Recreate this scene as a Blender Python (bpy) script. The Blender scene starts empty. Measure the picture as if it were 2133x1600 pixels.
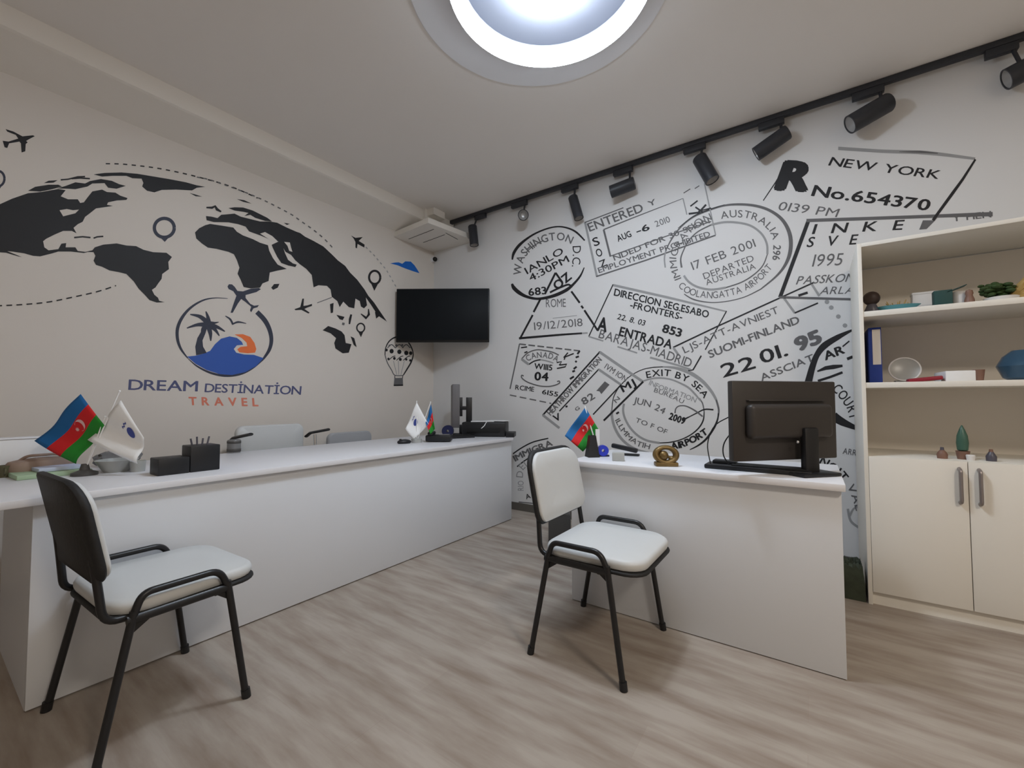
import bpy, bmesh, math, random
from mathutils import Vector, Matrix
from mathutils.geometry import tessellate_polygon
random.seed(7)
PI = math.pi
R = math.radians
COL = bpy.context.scene.collection

# ------------------------------------------------------------------ camera model (2133 x 1600 frame)
W, H, F = 2133, 1600, 890.0
YAW, PIT, ROLL = R(35.0), R(2.2), R(-0.1)
CAM = Vector((3.483, -3.429, 1.05))
FW = Vector((-math.sin(YAW) * math.cos(PIT), math.cos(YAW) * math.cos(PIT), math.sin(PIT)))
_rt = Vector((math.cos(YAW), math.sin(YAW), 0))
_up = _rt.cross(FW)
RT = _rt * math.cos(ROLL) + _up * math.sin(ROLL)
UP = -_rt * math.sin(ROLL) + _up * math.cos(ROLL)

def un(px, py, ax, v):
    """the point of the plane coordinate[ax] = v that the photograph shows at (px, py)"""
    d = FW + RT * ((px - W / 2) / F) - UP * ((py - H / 2) / F)
    return CAM + d * ((v - CAM[ax]) / d[ax])

def ud(px, py, P, rz=0.0):
    """same on an upright plane through P (rz turns the plane about the vertical)"""
    n = Vector((-math.sin(YAW + rz), math.cos(YAW + rz), 0))
    d = FW + RT * ((px - W / 2) / F) - UP * ((py - H / 2) / F)
    return CAM + d * ((Vector(P) - CAM).dot(n) / d.dot(n))

# ------------------------------------------------------------------ materials
def s2l(c):
    c /= 255.0
    return c / 12.92 if c <= 0.04045 else ((c + 0.055) / 1.055) ** 2.4

def rgb(r, g, b):
    return (s2l(r), s2l(g), s2l(b), 1)

def mat(name, col, rough=0.5, metal=0.0, noise=0.0, scale=8.0, bump=0.0, trans=0.0, emit=None, es=0.0, spec=0.5, alpha=1.0, ior=1.45):
    m = bpy.data.materials.new(name)
    m.use_nodes = True
    nt = m.node_tree
    b = nt.nodes['Principled BSDF']
    c = rgb(*col)
    b.inputs['Base Color'].default_value = c
    b.inputs['Roughness'].default_value = rough
    b.inputs['Metallic'].default_value = metal
    b.inputs['Specular IOR Level'].default_value = spec
    b.inputs['Transmission Weight'].default_value = trans
    b.inputs['IOR'].default_value = ior
    b.inputs['Alpha'].default_value = alpha
    if emit:
        b.inputs['Emission Color'].default_value = rgb(*emit)
        b.inputs['Emission Strength'].default_value = es
    if noise or bump:
        tc = nt.nodes.new('ShaderNodeTexCoord')
        n = nt.nodes.new('ShaderNodeTexNoise')
        n.inputs['Scale'].default_value = scale
        n.inputs['Detail'].default_value = 4
        nt.links.new(tc.outputs['Object'], n.inputs['Vector'])
        if noise:
            mx = nt.nodes.new('ShaderNodeMixRGB')
            k = 1 - noise
            mx.inputs['Color1'].default_value = (c[0] * k, c[1] * k, c[2] * k, 1)
            k = 1 + noise
            mx.inputs['Color2'].default_value = (min(1, c[0] * k), min(1, c[1] * k), min(1, c[2] * k), 1)
            nt.links.new(n.outputs['Fac'], mx.inputs['Fac'])
            nt.links.new(mx.outputs['Color'], b.inputs['Base Color'])
        if bump:
            bp = nt.nodes.new('ShaderNodeBump')
            bp.inputs['Strength'].default_value = bump
            bp.inputs['Distance'].default_value = 0.004
            nt.links.new(n.outputs['Fac'], bp.inputs['Height'])
            nt.links.new(bp.outputs['Normal'], b.inputs['Normal'])
    return m

def floor_mat():
    m = bpy.data.materials.new('laminate_planks')
    m.use_nodes = True
    nt = m.node_tree
    L = nt.links.new
    b = nt.nodes['Principled BSDF']
    tc = nt.nodes.new('ShaderNodeTexCoord')
    br = nt.nodes.new('ShaderNodeTexBrick')
    br.inputs['Scale'].default_value = 1.0
    br.inputs['Brick Width'].default_value = 1.15
    br.inputs['Row Height'].default_value = 0.155
    br.inputs['Mortar Size'].default_value = 0.0012
    br.inputs['Mortar Smooth'].default_value = 0.4
    br.offset = 0.37
    br.inputs['Color1'].default_value = rgb(172, 162, 151)
    br.inputs['Color2'].default_value = rgb(178, 168, 157)
    br.inputs['Mortar'].default_value = rgb(172, 160, 149)
    L(tc.outputs['Object'], br.inputs['Vector'])
    mp = nt.nodes.new('ShaderNodeMapping')
    mp.inputs['Scale'].default_value = (1.3, 7.5, 1)
    L(tc.outputs['Object'], mp.inputs['Vector'])
    n = nt.nodes.new('ShaderNodeTexNoise')
    n.inputs['Scale'].default_value = 1.7
    n.inputs['Detail'].default_value = 5
    n.inputs['Roughness'].default_value = 0.55
    L(mp.outputs['Vector'], n.inputs['Vector'])
    rp = nt.nodes.new('ShaderNodeValToRGB')
    rp.color_ramp.elements[0].position = 0.32
    rp.color_ramp.elements[0].color = rgb(212, 202, 196)
    rp.color_ramp.elements[1].position = 0.62
    rp.color_ramp.elements[1].color = (1, 1, 1, 1)
    L(n.outputs['Fac'], rp.inputs['Fac'])
    mx = nt.nodes.new('ShaderNodeMixRGB')
    mx.blend_type = 'MULTIPLY'
    mx.inputs['Fac'].default_value = 1.0
    L(br.outputs['Color'], mx.inputs['Color1'])
    L(rp.outputs['Color'], mx.inputs['Color2'])
    L(mx.outputs['Color'], b.inputs['Base Color'])
    b.inputs['Roughness'].default_value = 0.5
    b.inputs['Specular IOR Level'].default_value = 0.3
    return m

M = dict(
    floor=floor_mat(),
    ceil=mat('ceiling_paint', (244, 239, 233), 0.9, noise=0.012, scale=2),
    wallL=mat('wallpaper_map', (222, 214, 205), 0.8, noise=0.012, scale=3),
    wallR=mat('wallpaper_stamps', (226, 225, 224), 0.8, noise=0.012, scale=3),
    wallP=mat('wall_paint', (214, 207, 198), 0.85, noise=0.015, scale=2),
    trim=mat('gypsum_paint', (240, 234, 225), 0.85, noise=0.01),
    base=mat('dark_baseboard', (96, 92, 86), 0.5, noise=0.05),
    ink=mat('black_ink', (30, 30, 33), 0.6, noise=0.12, scale=12),
    inkG=mat('grey_ink', (104, 103, 104), 0.7, noise=0.1, scale=20),
    inkL=mat('pale_grey_ink', (158, 158, 158), 0.7, noise=0.06, scale=20),
    navy=mat('navy_ink', (52, 56, 72), 0.6, noise=0.08),
    navyT=mat('navy_letter_ink', (84, 88, 126), 0.6, noise=0.06),
    blue=mat('blue_ink', (52, 92, 176), 0.6, noise=0.05),
    sky=mat('bright_blue_ink', (18, 104, 200), 0.6, noise=0.05),
    orange=mat('orange_ink', (240, 120, 62), 0.6, noise=0.05),
    orangeT=mat('orange_letter_ink', (224, 132, 108), 0.6, noise=0.05),
    paper=mat('wallpaper_white', (222, 214, 205), 0.8, noise=0.01),
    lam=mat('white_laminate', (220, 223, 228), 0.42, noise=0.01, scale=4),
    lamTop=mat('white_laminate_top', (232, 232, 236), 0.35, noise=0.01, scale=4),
    cab=mat('cream_laminate', (234, 230, 221), 0.45, noise=0.01, scale=4),
    cabIn=mat('beige_back_panel', (236, 229, 219), 0.6, noise=0.02, scale=4),
    handle=mat('brushed_nickel', (150, 142, 140), 0.4, 0.6, noise=0.05),
    chairW=mat('white_leatherette', (208, 210, 210), 0.45, noise=0.015, scale=6, bump=0.05),
    chairK=mat('black_plastic_shell', (32, 32, 33), 0.65, noise=0.25, scale=60, bump=0.4),
    tube=mat('black_tube', (30, 30, 32), 0.35, noise=0.05),
    rubber=mat('black_rubber', (22, 22, 22), 0.8, noise=0.1),
    chrome=mat('chrome', (220, 220, 222), 0.12, 1.0, noise=0.02),
    track=mat('track_black', (48, 50, 56), 0.5, noise=0.06),
    spot=mat('spot_black', (46, 48, 54), 0.45, noise=0.06),
    lens=mat('spot_reflector', (190, 188, 186), 0.3, 0.3, noise=0.03),
    tvK=mat('tv_screen', (24, 27, 30), 0.5, noise=0.1, scale=2, spec=0.12),
    tvF=mat('tv_frame', (12, 12, 13), 0.4, noise=0.1),
    monB=mat('monitor_back', (58, 54, 52), 0.45, noise=0.1, scale=5),
    monK=mat('monitor_black', (28, 28, 30), 0.4, noise=0.1),
    monG=mat('grey_plastic', (108, 105, 106), 0.5, noise=0.05),
    black=mat('black_plastic', (30, 31, 34), 0.45, noise=0.15, scale=20),
    fBlue=mat('flag_blue', (26, 104, 168), 0.7, noise=0.05),
    fRed=mat('flag_red', (216, 34, 38), 0.7, noise=0.05),
    fGreen=mat('flag_green', (36, 140, 44), 0.7, noise=0.05),
    fWhite=mat('flag_white', (250, 250, 249), 0.7, noise=0.02),
    pink=mat('flag_crescent', (240, 196, 196), 0.7, noise=0.03),
    logoB=mat('flag_logo_blue', (70, 84, 160), 0.7, noise=0.05),
    glass=mat('clear_glass', (222, 228, 226), 0.08, trans=0.85, noise=0.02),
    frost=mat('frosted_plastic', (205, 206, 202), 0.3, trans=0.35, noise=0.04),
    smoke=mat('grey_glass', (150, 150, 150), 0.15, trans=0.4, noise=0.05),
    cream=mat('cream_wax', (214, 208, 170), 0.6, noise=0.05),
    gold=mat('antique_brass', (122, 100, 62), 0.42, 0.55, noise=0.3, scale=30, bump=0.3),
    tape=mat('blue_plastic', (46, 62, 190), 0.4, noise=0.05),
    navyP=mat('navy_plastic', (34, 38, 76), 0.4, noise=0.1),
    binder=mat('binder_blue', (34, 62, 150), 0.5, noise=0.08),
    label=mat('paper_label', (225, 222, 220), 0.7, noise=0.02),
    paperW=mat('white_paper', (236, 236, 236), 0.75, noise=0.015),
    paperB=mat('bluish_paper', (196, 204, 226), 0.75, noise=0.02),
    greenP=mat('green_folder', (168, 192, 160), 0.6, noise=0.04),
    brown=mat('brown_leather', (150, 128, 114), 0.65, noise=0.2, scale=12, bump=0.4),
    olive=mat('olive_ceramic', (92, 88, 64), 0.5, noise=0.15),
    teal=mat('teal_card', (30, 68, 66), 0.6, noise=0.08),
    dkbrown=mat('dark_brown_wood', (58, 44, 40), 0.5, noise=0.25, scale=14),
    cyan=mat('turquoise_glaze', (84, 148, 160), 0.4, noise=0.15),
    leafD=mat('dark_leaf', (52, 74, 36), 0.6, noise=0.3, scale=20),
    straw=mat('dry_straw', (178, 148, 88), 0.7, noise=0.2, scale=20),
    red=mat('red_leather', (140, 26, 44), 0.5, noise=0.15),
    bowlB=mat('blue_glass', (62, 96, 122), 0.2, trans=0.25, noise=0.15),
    brownC=mat('brown_ceramic', (128, 96, 82), 0.5, noise=0.15),
    greenT=mat('green_bottle', (66, 100, 86), 0.35, noise=0.2),
    slate=mat('slate_bottle', (84, 82, 92), 0.35, noise=0.15),
    grass=mat('dark_green_fabric', (58, 64, 50), 0.9, noise=0.35, scale=30, bump=0.8),
    bin=mat('dark_bin_plastic', (78, 76, 74), 0.5, noise=0.08),
    seatG=mat('grey_mesh', (168, 170, 174), 0.7, noise=0.05),
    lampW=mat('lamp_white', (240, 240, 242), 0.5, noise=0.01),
    lampDish=mat('lamp_grey_dish', (108, 110, 118), 0.6, noise=0.02),
    lampRing=mat('lamp_ring_glow', (255, 255, 255), 0.5, emit=(228, 241, 255), es=26.0, noise=0.0),
    lampCore=mat('lamp_core_glow', (255, 255, 255), 0.5, emit=(228, 241, 255), es=96.0),
    orangeP=mat('orange_red_print', (214, 92, 72), 0.6, noise=0.05),
)

# ------------------------------------------------------------------ mesh building
class MB:
    def __init__(s):
        s.bm = bmesh.new()

    def _take(s, b, mtx=None):
        if mtx is not None:
            bmesh.ops.transform(b, matrix=mtx, verts=b.verts)
        me = bpy.data.meshes.new('tmp')
        b.to_mesh(me)
        b.free()
        s.bm.from_mesh(me)
        bpy.data.meshes.remove(me)
        return s

    def box(s, c, d, rz=0.0, bev=0.0, seg=2, rot=None):
        b = bmesh.new()
        bmesh.ops.create_cube(b, size=1)
        bmesh.ops.scale(b, vec=d, verts=b.verts)
        if bev:
            bmesh.ops.bevel(b, geom=b.edges[:], offset=bev, segments=seg, profile=0.5, affect='EDGES')
        m = Matrix.Translation(c) @ (rot.to_4x4() if rot else Matrix.Rotation(rz, 4, 'Z'))
        return s._take(b, m)

    def cyl(s, p0, p1, r0, r1=None, n=18, caps=True):
        p0, p1 = Vector(p0), Vector(p1)
        d = p1 - p0
        b = bmesh.new()
        bmesh.ops.create_cone(b, cap_ends=caps, segments=n, radius1=r0, radius2=r0 if r1 is None else r1, depth=d.length)
        q = Vector((0, 0, 1)).rotation_difference(d.normalized())
        return s._take(b, Matrix.Translation((p0 + p1) / 2) @ q.to_matrix().to_4x4())

    def sph(s, c, r, sc=(1, 1, 1), n=16, rz=0.0):
        b = bmesh.new()
        bmesh.ops.create_uvsphere(b, u_segments=n, v_segments=n // 2 + 2, radius=r)
        return s._take(b, Matrix.Translation(c) @ Matrix.Rotation(rz, 4, 'Z') @ Matrix.Diagonal((*sc, 1)))

    def lathe(s, prof, c=(0, 0, 0), n=28, mtx=None):
        b = bmesh.new()
        rings = []
        for r, z in prof:
            rings.append([b.verts.new((max(r, 1e-4) * math.cos(2 * PI * k / n), max(r, 1e-4) * math.sin(2 * PI * k / n), z)) for k in range(n)])
        for a, d in zip(rings, rings[1:]):
            for k in range(n):
                b.faces.new((a[k], a[(k + 1) % n], d[(k + 1) % n], d[k]))
        return s._take(b, mtx if mtx is not None else Matrix.Translation(c))

    def tube(s, pts, r, n=10, fillet=0.0, flat=1.0):
        pts = [Vector(p) for p in pts]
        if fillet:
            out = [pts[0]]
            for a, b_, c in zip(pts, pts[1:], pts[2:]):
                f = min(fillet, (a - b_).length * 0.48, (c - b_).length * 0.48)
                p, q = b_ + (a - b_).normalized() * f, b_ + (c - b_).normalized() * f
                for i in range(7):
                    t = i / 6
                    out.append(p * (1 - t) ** 2 + b_ * 2 * t * (1 - t) + q * t * t)
            out.append(pts[-1])
            pts = out
        b = bmesh.new()
        rings = []
        up = None
        for i, p in enumerate(pts):
            t = (pts[min(i + 1, len(pts) - 1)] - pts[max(i - 1, 0)]).normalized()
            if up is None:
                up = Vector((0, 0, 1)) if abs(t.z) < 0.9 else Vector((1, 0, 0))
            x = t.cross(up).normalized()
            up = x.cross(t).normalized()
            rr = r[i] if isinstance(r, (list, tuple)) else r
            rings.append([b.verts.new(p + x * (math.cos(2 * PI * k / n) * rr) + up * (math.sin(2 * PI * k / n) * rr * flat)) for k in range(n)])
        for a, c in zip(rings, rings[1:]):
            for k in range(n):
                b.faces.new((a[k], a[(k + 1) % n], c[(k + 1) % n], c[k]))
        b.faces.new(rings[0][::-1])
        b.faces.new(rings[-1])
        return s._take(b)

    def faces(s, vs, fs):
        v = [s.bm.verts.new(p) for p in vs]
        for f in fs:
            try:
                s.bm.faces.new([v[i] for i in f])
            except ValueError:
                pass
        return s

    def build(s, name, m, parent=None, smooth=True, bevel=0.0, solid=0.0):
        me = bpy.data.meshes.new(name)
        bm = s.bm
        bmesh.ops.recalc_face_normals(bm, faces=bm.faces[:]) if len(bm.faces) else None
        for e in bm.edges:
            if len(e.link_faces) == 2 and e.calc_face_angle(0) > R(38):
                e.smooth = False
        for f in bm.faces:
            f.smooth = smooth
        bm.to_mesh(me)
        bm.free()
        me.materials.append(m)
        o = bpy.data.objects.new(name, me)
        COL.objects.link(o)
        if parent:
            o.parent = parent
        if solid:
            md = o.modifiers.new('thickness', 'SOLIDIFY')
            md.thickness = solid
            md.offset = 0
        return o

def tag(o, label, cat, group=None):
    o['label'] = label
    o['category'] = cat
    if group:
        o['group'] = group
    return o

def thing(name, label, cat, loc=(0, 0, 0), rz=0.0, group=None):
    o = bpy.data.objects.new(name, None)
    o.empty_display_size = 0.05
    COL.objects.link(o)
    o.location = loc
    o.rotation_euler = (0, 0, rz)
    return tag(o, label, cat, group)

def struct(o):
    o['kind'] = 'structure'
    return o

def copy_tree(o, parent=None):
    c = o.copy()
    COL.objects.link(c)
    if parent:
        c.parent = parent
    for ch in o.children:
        copy_tree(ch, c)
    return c

def rslab(w, d, h, rad, bev, seg=6, bow=0.0, taper=0.0, rad2=None):
    """cushion-like slab with rounded plan corners, lying in XY, centred, thickness h; bow lifts the middle"""
    b = bmesh.new()
    pts = []
    lo = rad if rad2 is None else rad2
    for sx, sy, a0 in ((1, 1, 0), (-1, 1, 90), (-1, -1, 180), (1, -1, 270)):
        rr = rad if sy > 0 else lo
        for i in range(seg + 1):
            a = R(a0 + 90 * i / seg)
            pts.append((sx * (w / 2 - rr) + rr * math.cos(a), sy * (d / 2 - rr) + rr * math.sin(a)))
    n = len(pts)
    rings = []
    prof = [(1 - bev * 2.2, -h / 2), (1 - bev * 0.6, -h / 2 + h * 0.1), (1, -h * 0.15), (1, h * 0.15), (1 - bev * 0.5, h * 0.36), (1 - bev * 1.6, h / 2), (0.6, h / 2 + bow * 0.7), (0.25, h / 2 + bow)]
    for k, z in prof:
        rings.append([b.verts.new((x * k * (1 - taper * (y / d)), y * k, z)) for x, y in pts])
    for a, c in zip(rings, rings[1:]):
        for i in range(n):
            b.faces.new((a[i], a[(i + 1) % n], c[(i + 1) % n], c[i]))
    b.faces.new(rings[0][::-1])
    b.faces.new(rings[-1])
    return b

# ------------------------------------------------------------------ room
CZ = 3.0
X1, Y0 = 6.2, -6.4
struct(MB().box((X1 / 2, Y0 / 2, -0.05), (X1 + 0.4, -Y0 + 0.4, 0.1)).build('floor', M['floor']))
struct(MB().box((X1 / 2, Y0 / 2, CZ + 0.05), (X1 + 0.4, -Y0 + 0.4, 0.1)).build('ceiling', M['ceil']))
wallL = struct(MB().box((-0.05, Y0 / 2, CZ / 2), (0.1, -Y0, CZ)).build('wall_left', M['wallL']))
wallR = struct(MB().box((X1 / 2, 0.05, CZ / 2), (X1 + 0.2, 0.1, CZ)).build('wall_right', M['wallR']))
struct(MB().box((X1 + 0.05, Y0 / 2, CZ / 2), (0.1, -Y0, CZ)).build('wall_far_side', M['wallP']))
struct(MB().box((X1 / 2, Y0 - 0.05, CZ / 2), (X1 + 0.2, 0.1, CZ)).build('wall_behind', M['wallP']))
struct(MB().box((X1 / 2, -0.006, 0.035), (X1, 0.012, 0.07)).build('baseboard_right', M['base']))
struct(MB().box((0.006, Y0 / 2, 0.035), (0.012, -Y0, 0.07)).build('baseboard_left', M['base']))
# ceiling beam along the left wall and the boxed corner
prof = ((0, CZ), (0.287, CZ), (0.287, CZ - 0.11), (0.272, CZ - 0.118), (0, CZ - 0.20))
n = len(prof)
struct(MB().faces([(x, Y0, z) for x, z in prof] + [(x, -0.44, z) for x, z in prof], [tuple(range(n)), tuple(range(n, 2 * n))] + [(i, (i + 1) % n, n + (i + 1) % n, n + i) for i in range(n)]).build('trim_1', M['trim'], smooth=False))
bx = MB()
vs = [(0, -0.575), (0.545, -0.615), (0.60, -0.12), (0.575, 0), (0, 0)]
zb, zt = 2.735, 2.80
n = len(vs)
bx.faces([(x, y, zb) for x, y in vs] + [(x * 0.96, y * 0.96, zt) for x, y in vs],
         [tuple(range(n)), tuple(range(n, 2 * n))] + [(i, (i + 1) % n, n + (i + 1) % n, n + i) for i in range(n)])
bx.box((0.17, -0.23, (zt + CZ) / 2), (0.30, 0.42, CZ - zt)).box((0.33, -0.33, CZ - 0.035), (0.16, 0.16, 0.07))
tr2 = struct(bx.build('trim_2', M['trim'], smooth=False))
MB().box((0.28, -0.46, zb), (0.40, 0.008, 0.004), rz=-0.08).box((0.30, -0.30, zb), (0.34, 0.008, 0.004), rz=-0.08).box((0.50, -0.24, zb), (0.008, 0.20, 0.004), rz=0.1).build('groove', M['base'], tr2)

# ------------------------------------------------------------------ printing on the walls
GL = {}
def glyph(ch, bold):
    k = (ch, bold)
    if k not in GL:
        cu = bpy.data.curves.new('glyph', 'FONT')
        cu.body = ch
        cu.size = 1.0
        cu.resolution_u = 3
        ob = bpy.data.objects.new('glyph', cu)
        me = bpy.data.meshes.new_from_object(ob)
        vs = [(v.co.x, v.co.y) for v in me.vertices]
        fs = [tuple(p.vertices) for p in me.polygons]
        bpy.data.objects.remove(ob)
        bpy.data.meshes.remove(me)
        bpy.data.curves.remove(cu)
        if vs:
            x0 = min(v[0] for v in vs)
            vs = [(x - x0, y) for x, y in vs]
            w = max(v[0] for v in vs)
        else:
            w = 0.22
        if bold > 0 and vs:      # heavier strokes: the outline laid down several times, slightly shifted
            n0, v0, f0 = len(vs), list(vs), list(fs)
            vs, fs = [], []
            ring = [(0, 0)] + [(r_ * math.cos(PI * a / 4), r_ * math.sin(PI * a / 4)) for r_ in ((1,) if bold < 0.028 else (0.5, 1)) for a in range(8)]
            for i, (ox, oy) in enumerate(ring):
                vs += [(x + ox * bold * 1.15, y + oy * bold * 0.9) for x, y in v0]
                fs += [tuple(q + i * n0 for q in f) for f in f0]
        GL[k] = (vs, fs, w)
    return GL[k]

CAP = None
class Print:
    """flat print laid out in photograph pixels and carried onto a wall plane"""
    def __init__(s, ax, sign):
        s.ax, s.sign, s.mb, s.k = ax, sign, {}, 0

    def _put(s, m, pts, faces, lay=None):
        s.k += 1
        off = 0.0008 + 0.00004 * (s.k % 60)
        vs = [un(x, y, s.ax, (off + (lay[i] * 0.00002 if lay else 0)) * s.sign) for i, (x, y) in enumerate(pts)]
        s.mb.setdefault(m, MB()).faces(vs, faces)

    def poly(s, m, pts):
        tri = tessellate_polygon([[Vector((x, y, 0)) for x, y in pts]])
        s._put(m, pts, [tuple(t) for t in tri])

    def line(s, m, pts, w, smooth=False, closed=False, dash=None):
        ws = list(w) if isinstance(w, (list, tuple)) else [w] * len(pts)
        if closed:
            pts = list(pts) + [pts[0]]
            ws = ws + [ws[0]]
        if smooth and len(pts) > 2:
            P, Q = [], []
            n = len(pts)
            for i in range(n - 1):
                g = lambda j: pts[j % (n - 1)] if closed else pts[max(0, min(n - 1, j))]
                p0, p1, p2, p3 = g(i - 1), pts[i], pts[i + 1], g(i + 2)
                for q in range(5):
                    t = q / 5
                    P.append(tuple(0.5 * (2 * p1[a] + (p2[a] - p0[a]) * t + (2 * p0[a] - 5 * p1[a] + 4 * p2[a] - p3[a]) * t * t + (3 * p1[a] - p0[a] - 3 * p2[a] + p3[a]) * t ** 3) for a in (0, 1)))
                    Q.append(ws[i] * (1 - t) + ws[i + 1] * t)
            P.append(pts[-1])
            Q.append(ws[-1])
            pts, ws = P, Q
        if dash:
            L = [0]
            for a, b in zip(pts, pts[1:]):
                L.append(L[-1] + math.dist(a, b))
            d = 0
            while d < L[-1]:
                s.line(m, [s._at(pts, L, d), s._at(pts, L, d + dash[0] / 2), s._at(pts, L, min(L[-1], d + dash[0]))], ws[0])
                d += dash[0] + dash[1]
            return
        l, r_ = [], []
        n = len(pts)
        for i, p in enumerate(pts):
            a, b = pts[max(0, i - 1)], pts[min(n - 1, i + 1)]
            dx, dy = b[0] - a[0], b[1] - a[1]
            k = ws[i] / 2 / (math.hypot(dx, dy) or 1)
            l.append((p[0] - dy * k, p[1] + dx * k))
            r_.append((p[0] + dy * k, p[1] - dx * k))
        s._put(m, l + r_, [(i, i + 1, n + i + 1, n + i) for i in range(n - 1)])

    @staticmethod
    def _at(pts, L, d):
        for i in range(len(pts) - 1):
            if d <= L[i + 1]:
                t = (d - L[i]) / ((L[i + 1] - L[i]) or 1)
                return (pts[i][0] * (1 - t) + pts[i + 1][0] * t, pts[i][1] * (1 - t) + pts[i + 1][1] * t)
        return pts[-1]

    def text(s, m, body, path, h, bold=0.0, top=None, gap=0.1):
        """letters set along a baseline; h = capital height in pixels; top = where the first letter's top-left stands (slant)"""
        global CAP
        if CAP is None:
            CAP = max(v[1] for v in glyph('H', 0)[0])
        pos, x = [], 0.0
        for c in body:
            g = glyph(c, bold)
            pos.append(x)
            x += g[2] + gap
        tot = x - gap
        L = [0]
        for a, b in zip(path, path[1:]):
            L.append(L[-1] + math.dist(a, b))
        sc = L[-1] / tot
        vy = h / CAP
        P, Fs, Ly = [], [], []
        for c, x in zip(body, pos):
            vs, fs, w = glyph(c, bold)
            if not vs:
                continue
            d = x * sc
            mid = (x + w / 2) * sc
            if len(path) == 2:
                a, b = path
            else:
                a, b = s._at(path, L, max(0, mid - h * 0.3)), s._at(path, L, min(L[-1], mid + h * 0.3))
            tx, ty = b[0] - a[0], b[1] - a[1]
            q = math.hypot(tx, ty) or 1
            tx, ty = tx / q, ty / q
            o = s._at(path, L, mid)
            if top:
                ux, uy = (top[0] - path[0][0]) / h, (top[1] - path[0][1]) / h
            else:
                ux, uy = ty, -tx
            n0 = len(P)
            Ly += [i // max(1, len(glyph(c, 0)[0])) for i in range(len(vs))]
            for vx, v in vs:
                e = (vx - w / 2) * sc
                P.append((o[0] + tx * e + ux * v * vy, o[1] + ty * e + uy * v * vy))
            Fs += [tuple(n0 + i for i in f) for f in fs]
        s._put(m, P, Fs, Ly)

    def done(s, name, parent, label=None):
        """one mesh, one slot per ink"""
        obs = []
        me = bpy.data.meshes.new(name)
        bm = bmesh.new()
        for i, (k, mb) in enumerate(s.mb.items()):
            me.materials.append(M[k])
            n0 = len(bm.faces)
            tmp = bpy.data.meshes.new('tmp')
            mb.bm.to_mesh(tmp)
            mb.bm.free()
            bm.from_mesh(tmp)
            bpy.data.meshes.remove(tmp)
            bm.faces.ensure_lookup_table()
            for f in bm.faces[n0:]:
                f.material_index = i
        bm.to_mesh(me)
        bm.free()
        o = bpy.data.objects.new(name, me)
        COL.objects.link(o)
        o.parent = parent
        if label:
            o['label'] = label
        return o

def T(x0, y0, s):
    def f(*pts):
        return [(x0 + x * s, y0 + y * s) for x, y in pts]
    return f

S1 = 0.25316
Zt, Zm, Za, Zl = T(0, 0, S1), T(0, 300, S1), T(400, 350, S1), T(220, 560, S1)
Zb = T(640, 560, 0.20628)

# --- left wall: world map
p = Print(0, 1)
K = 'ink'
p.poly(K, Zm((-60, 530), (0, 495), (100, 450), (230, 405), (340, 395), (480, 370), (540, 380), (500, 430), (560, 455), (640, 455), (660, 485), (690, 480), (720, 440), (760, 390), (840, 375), (880, 395), (950, 400), (990, 425), (1050, 445), (1040, 460), (960, 465), (890, 480), (880, 500), (930, 510), (860, 520), (790, 530), (740, 570), (700, 600), (680, 640), (640, 660), (605, 690), (630, 735), (590, 715), (520, 715), (450, 745), (380, 780), (355, 800), (365, 850), (400, 875), (480, 865), (505, 820), (545, 815), (540, 850), (620, 850), (640, 880), (720, 890), (690, 897), (580, 885), (480, 885), (430, 900), (330, 925), (270, 920), (200, 900), (100, 885), (60, 882), (180, 930), (150, 925), (50, 895), (-60, 888)))
p.poly('paper', Zm((490, 545), (550, 535), (600, 545), (650, 540), (620, 570), (580, 580), (520, 595), (505, 570)))
p.poly(K, Zm((230, 385), (290, 352), (400, 335), (480, 335), (510, 350), (430, 372), (330, 392)))
p.poly(K, Zm((360, 322), (400, 302), (475, 298), (440, 318)))
p.poly(K, Zm((470, 365), (540, 345), (620, 315), (700, 325), (740, 305), (830, 288), (920, 303), (980, 330), (1035, 345), (960, 368), (890, 360), (860, 322), (760, 325), (720, 350), (620, 372), (560, 368)))
p.line(K, Zm((500, 295), (560, 290), (640, 270), (700, 268)), 3)
p.line(K, Zm((590, 285), (660, 280), (740, 285)), 3)
p.poly(K, Zm((770, 250), (860, 238), (1000, 234), (1130, 245), (1250, 265), (1400, 290), (1530, 315), (1620, 340), (1690, 352), (1620, 360), (1580, 382), (1450, 375), (1330, 378), (1270, 398), (1210, 385), (1170, 350), (1180, 320), (1165, 285), (1090, 282), (1040, 262), (930, 262), (840, 268)))
p.poly(K, Zm((1560, 403), (1600, 413), (1665, 433), (1610, 430)))
p.line(K, Zm((610, 770), (680, 763), (745, 770)), 3.2)
p.line(K, Zm((770, 775), (800, 764), (850, 760)), 3.2)
p.poly(K, Zm((780, 850), (850, 828), (960, 818), (1040, 835), (1120, 840), (1180, 870), (1260, 890), (1370, 895), (1415, 930), (1385, 970), (1390, 1030), (1335, 1070), (1330, 1110), (1300, 1150), (1280, 1180), (1250, 1200), (1270, 1240), (1300, 1265), (1310, 1290), (1355, 1302), (1290, 1305), (1230, 1285), (1190, 1240), (1140, 1190), (1100, 1130), (1040, 1070), (980, 1055), (900, 1040), (840, 1010), (790, 995), (770, 960), (785, 920), (770, 890), (700, 888), (760, 875)))
p.poly(K, Za((25, 530), (60, 495), (110, 470), (150, 460), (250, 475), (340, 490), (370, 525), (420, 555), (500, 585), (560, 615), (625, 635), (635, 680), (665, 740), (705, 795), (780, 830), (700, 845), (640, 860), (630, 930), (580, 950), (560, 985), (480, 990), (425, 980), (400, 920), (375, 870), (390, 820), (370, 760), (345, 710), (300, 690), (200, 665), (130, 655), (80, 620), (35, 580)))
p.poly(K, Za((652, 985), (675, 955), (720, 953), (705, 985), (668, 1003)))
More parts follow.
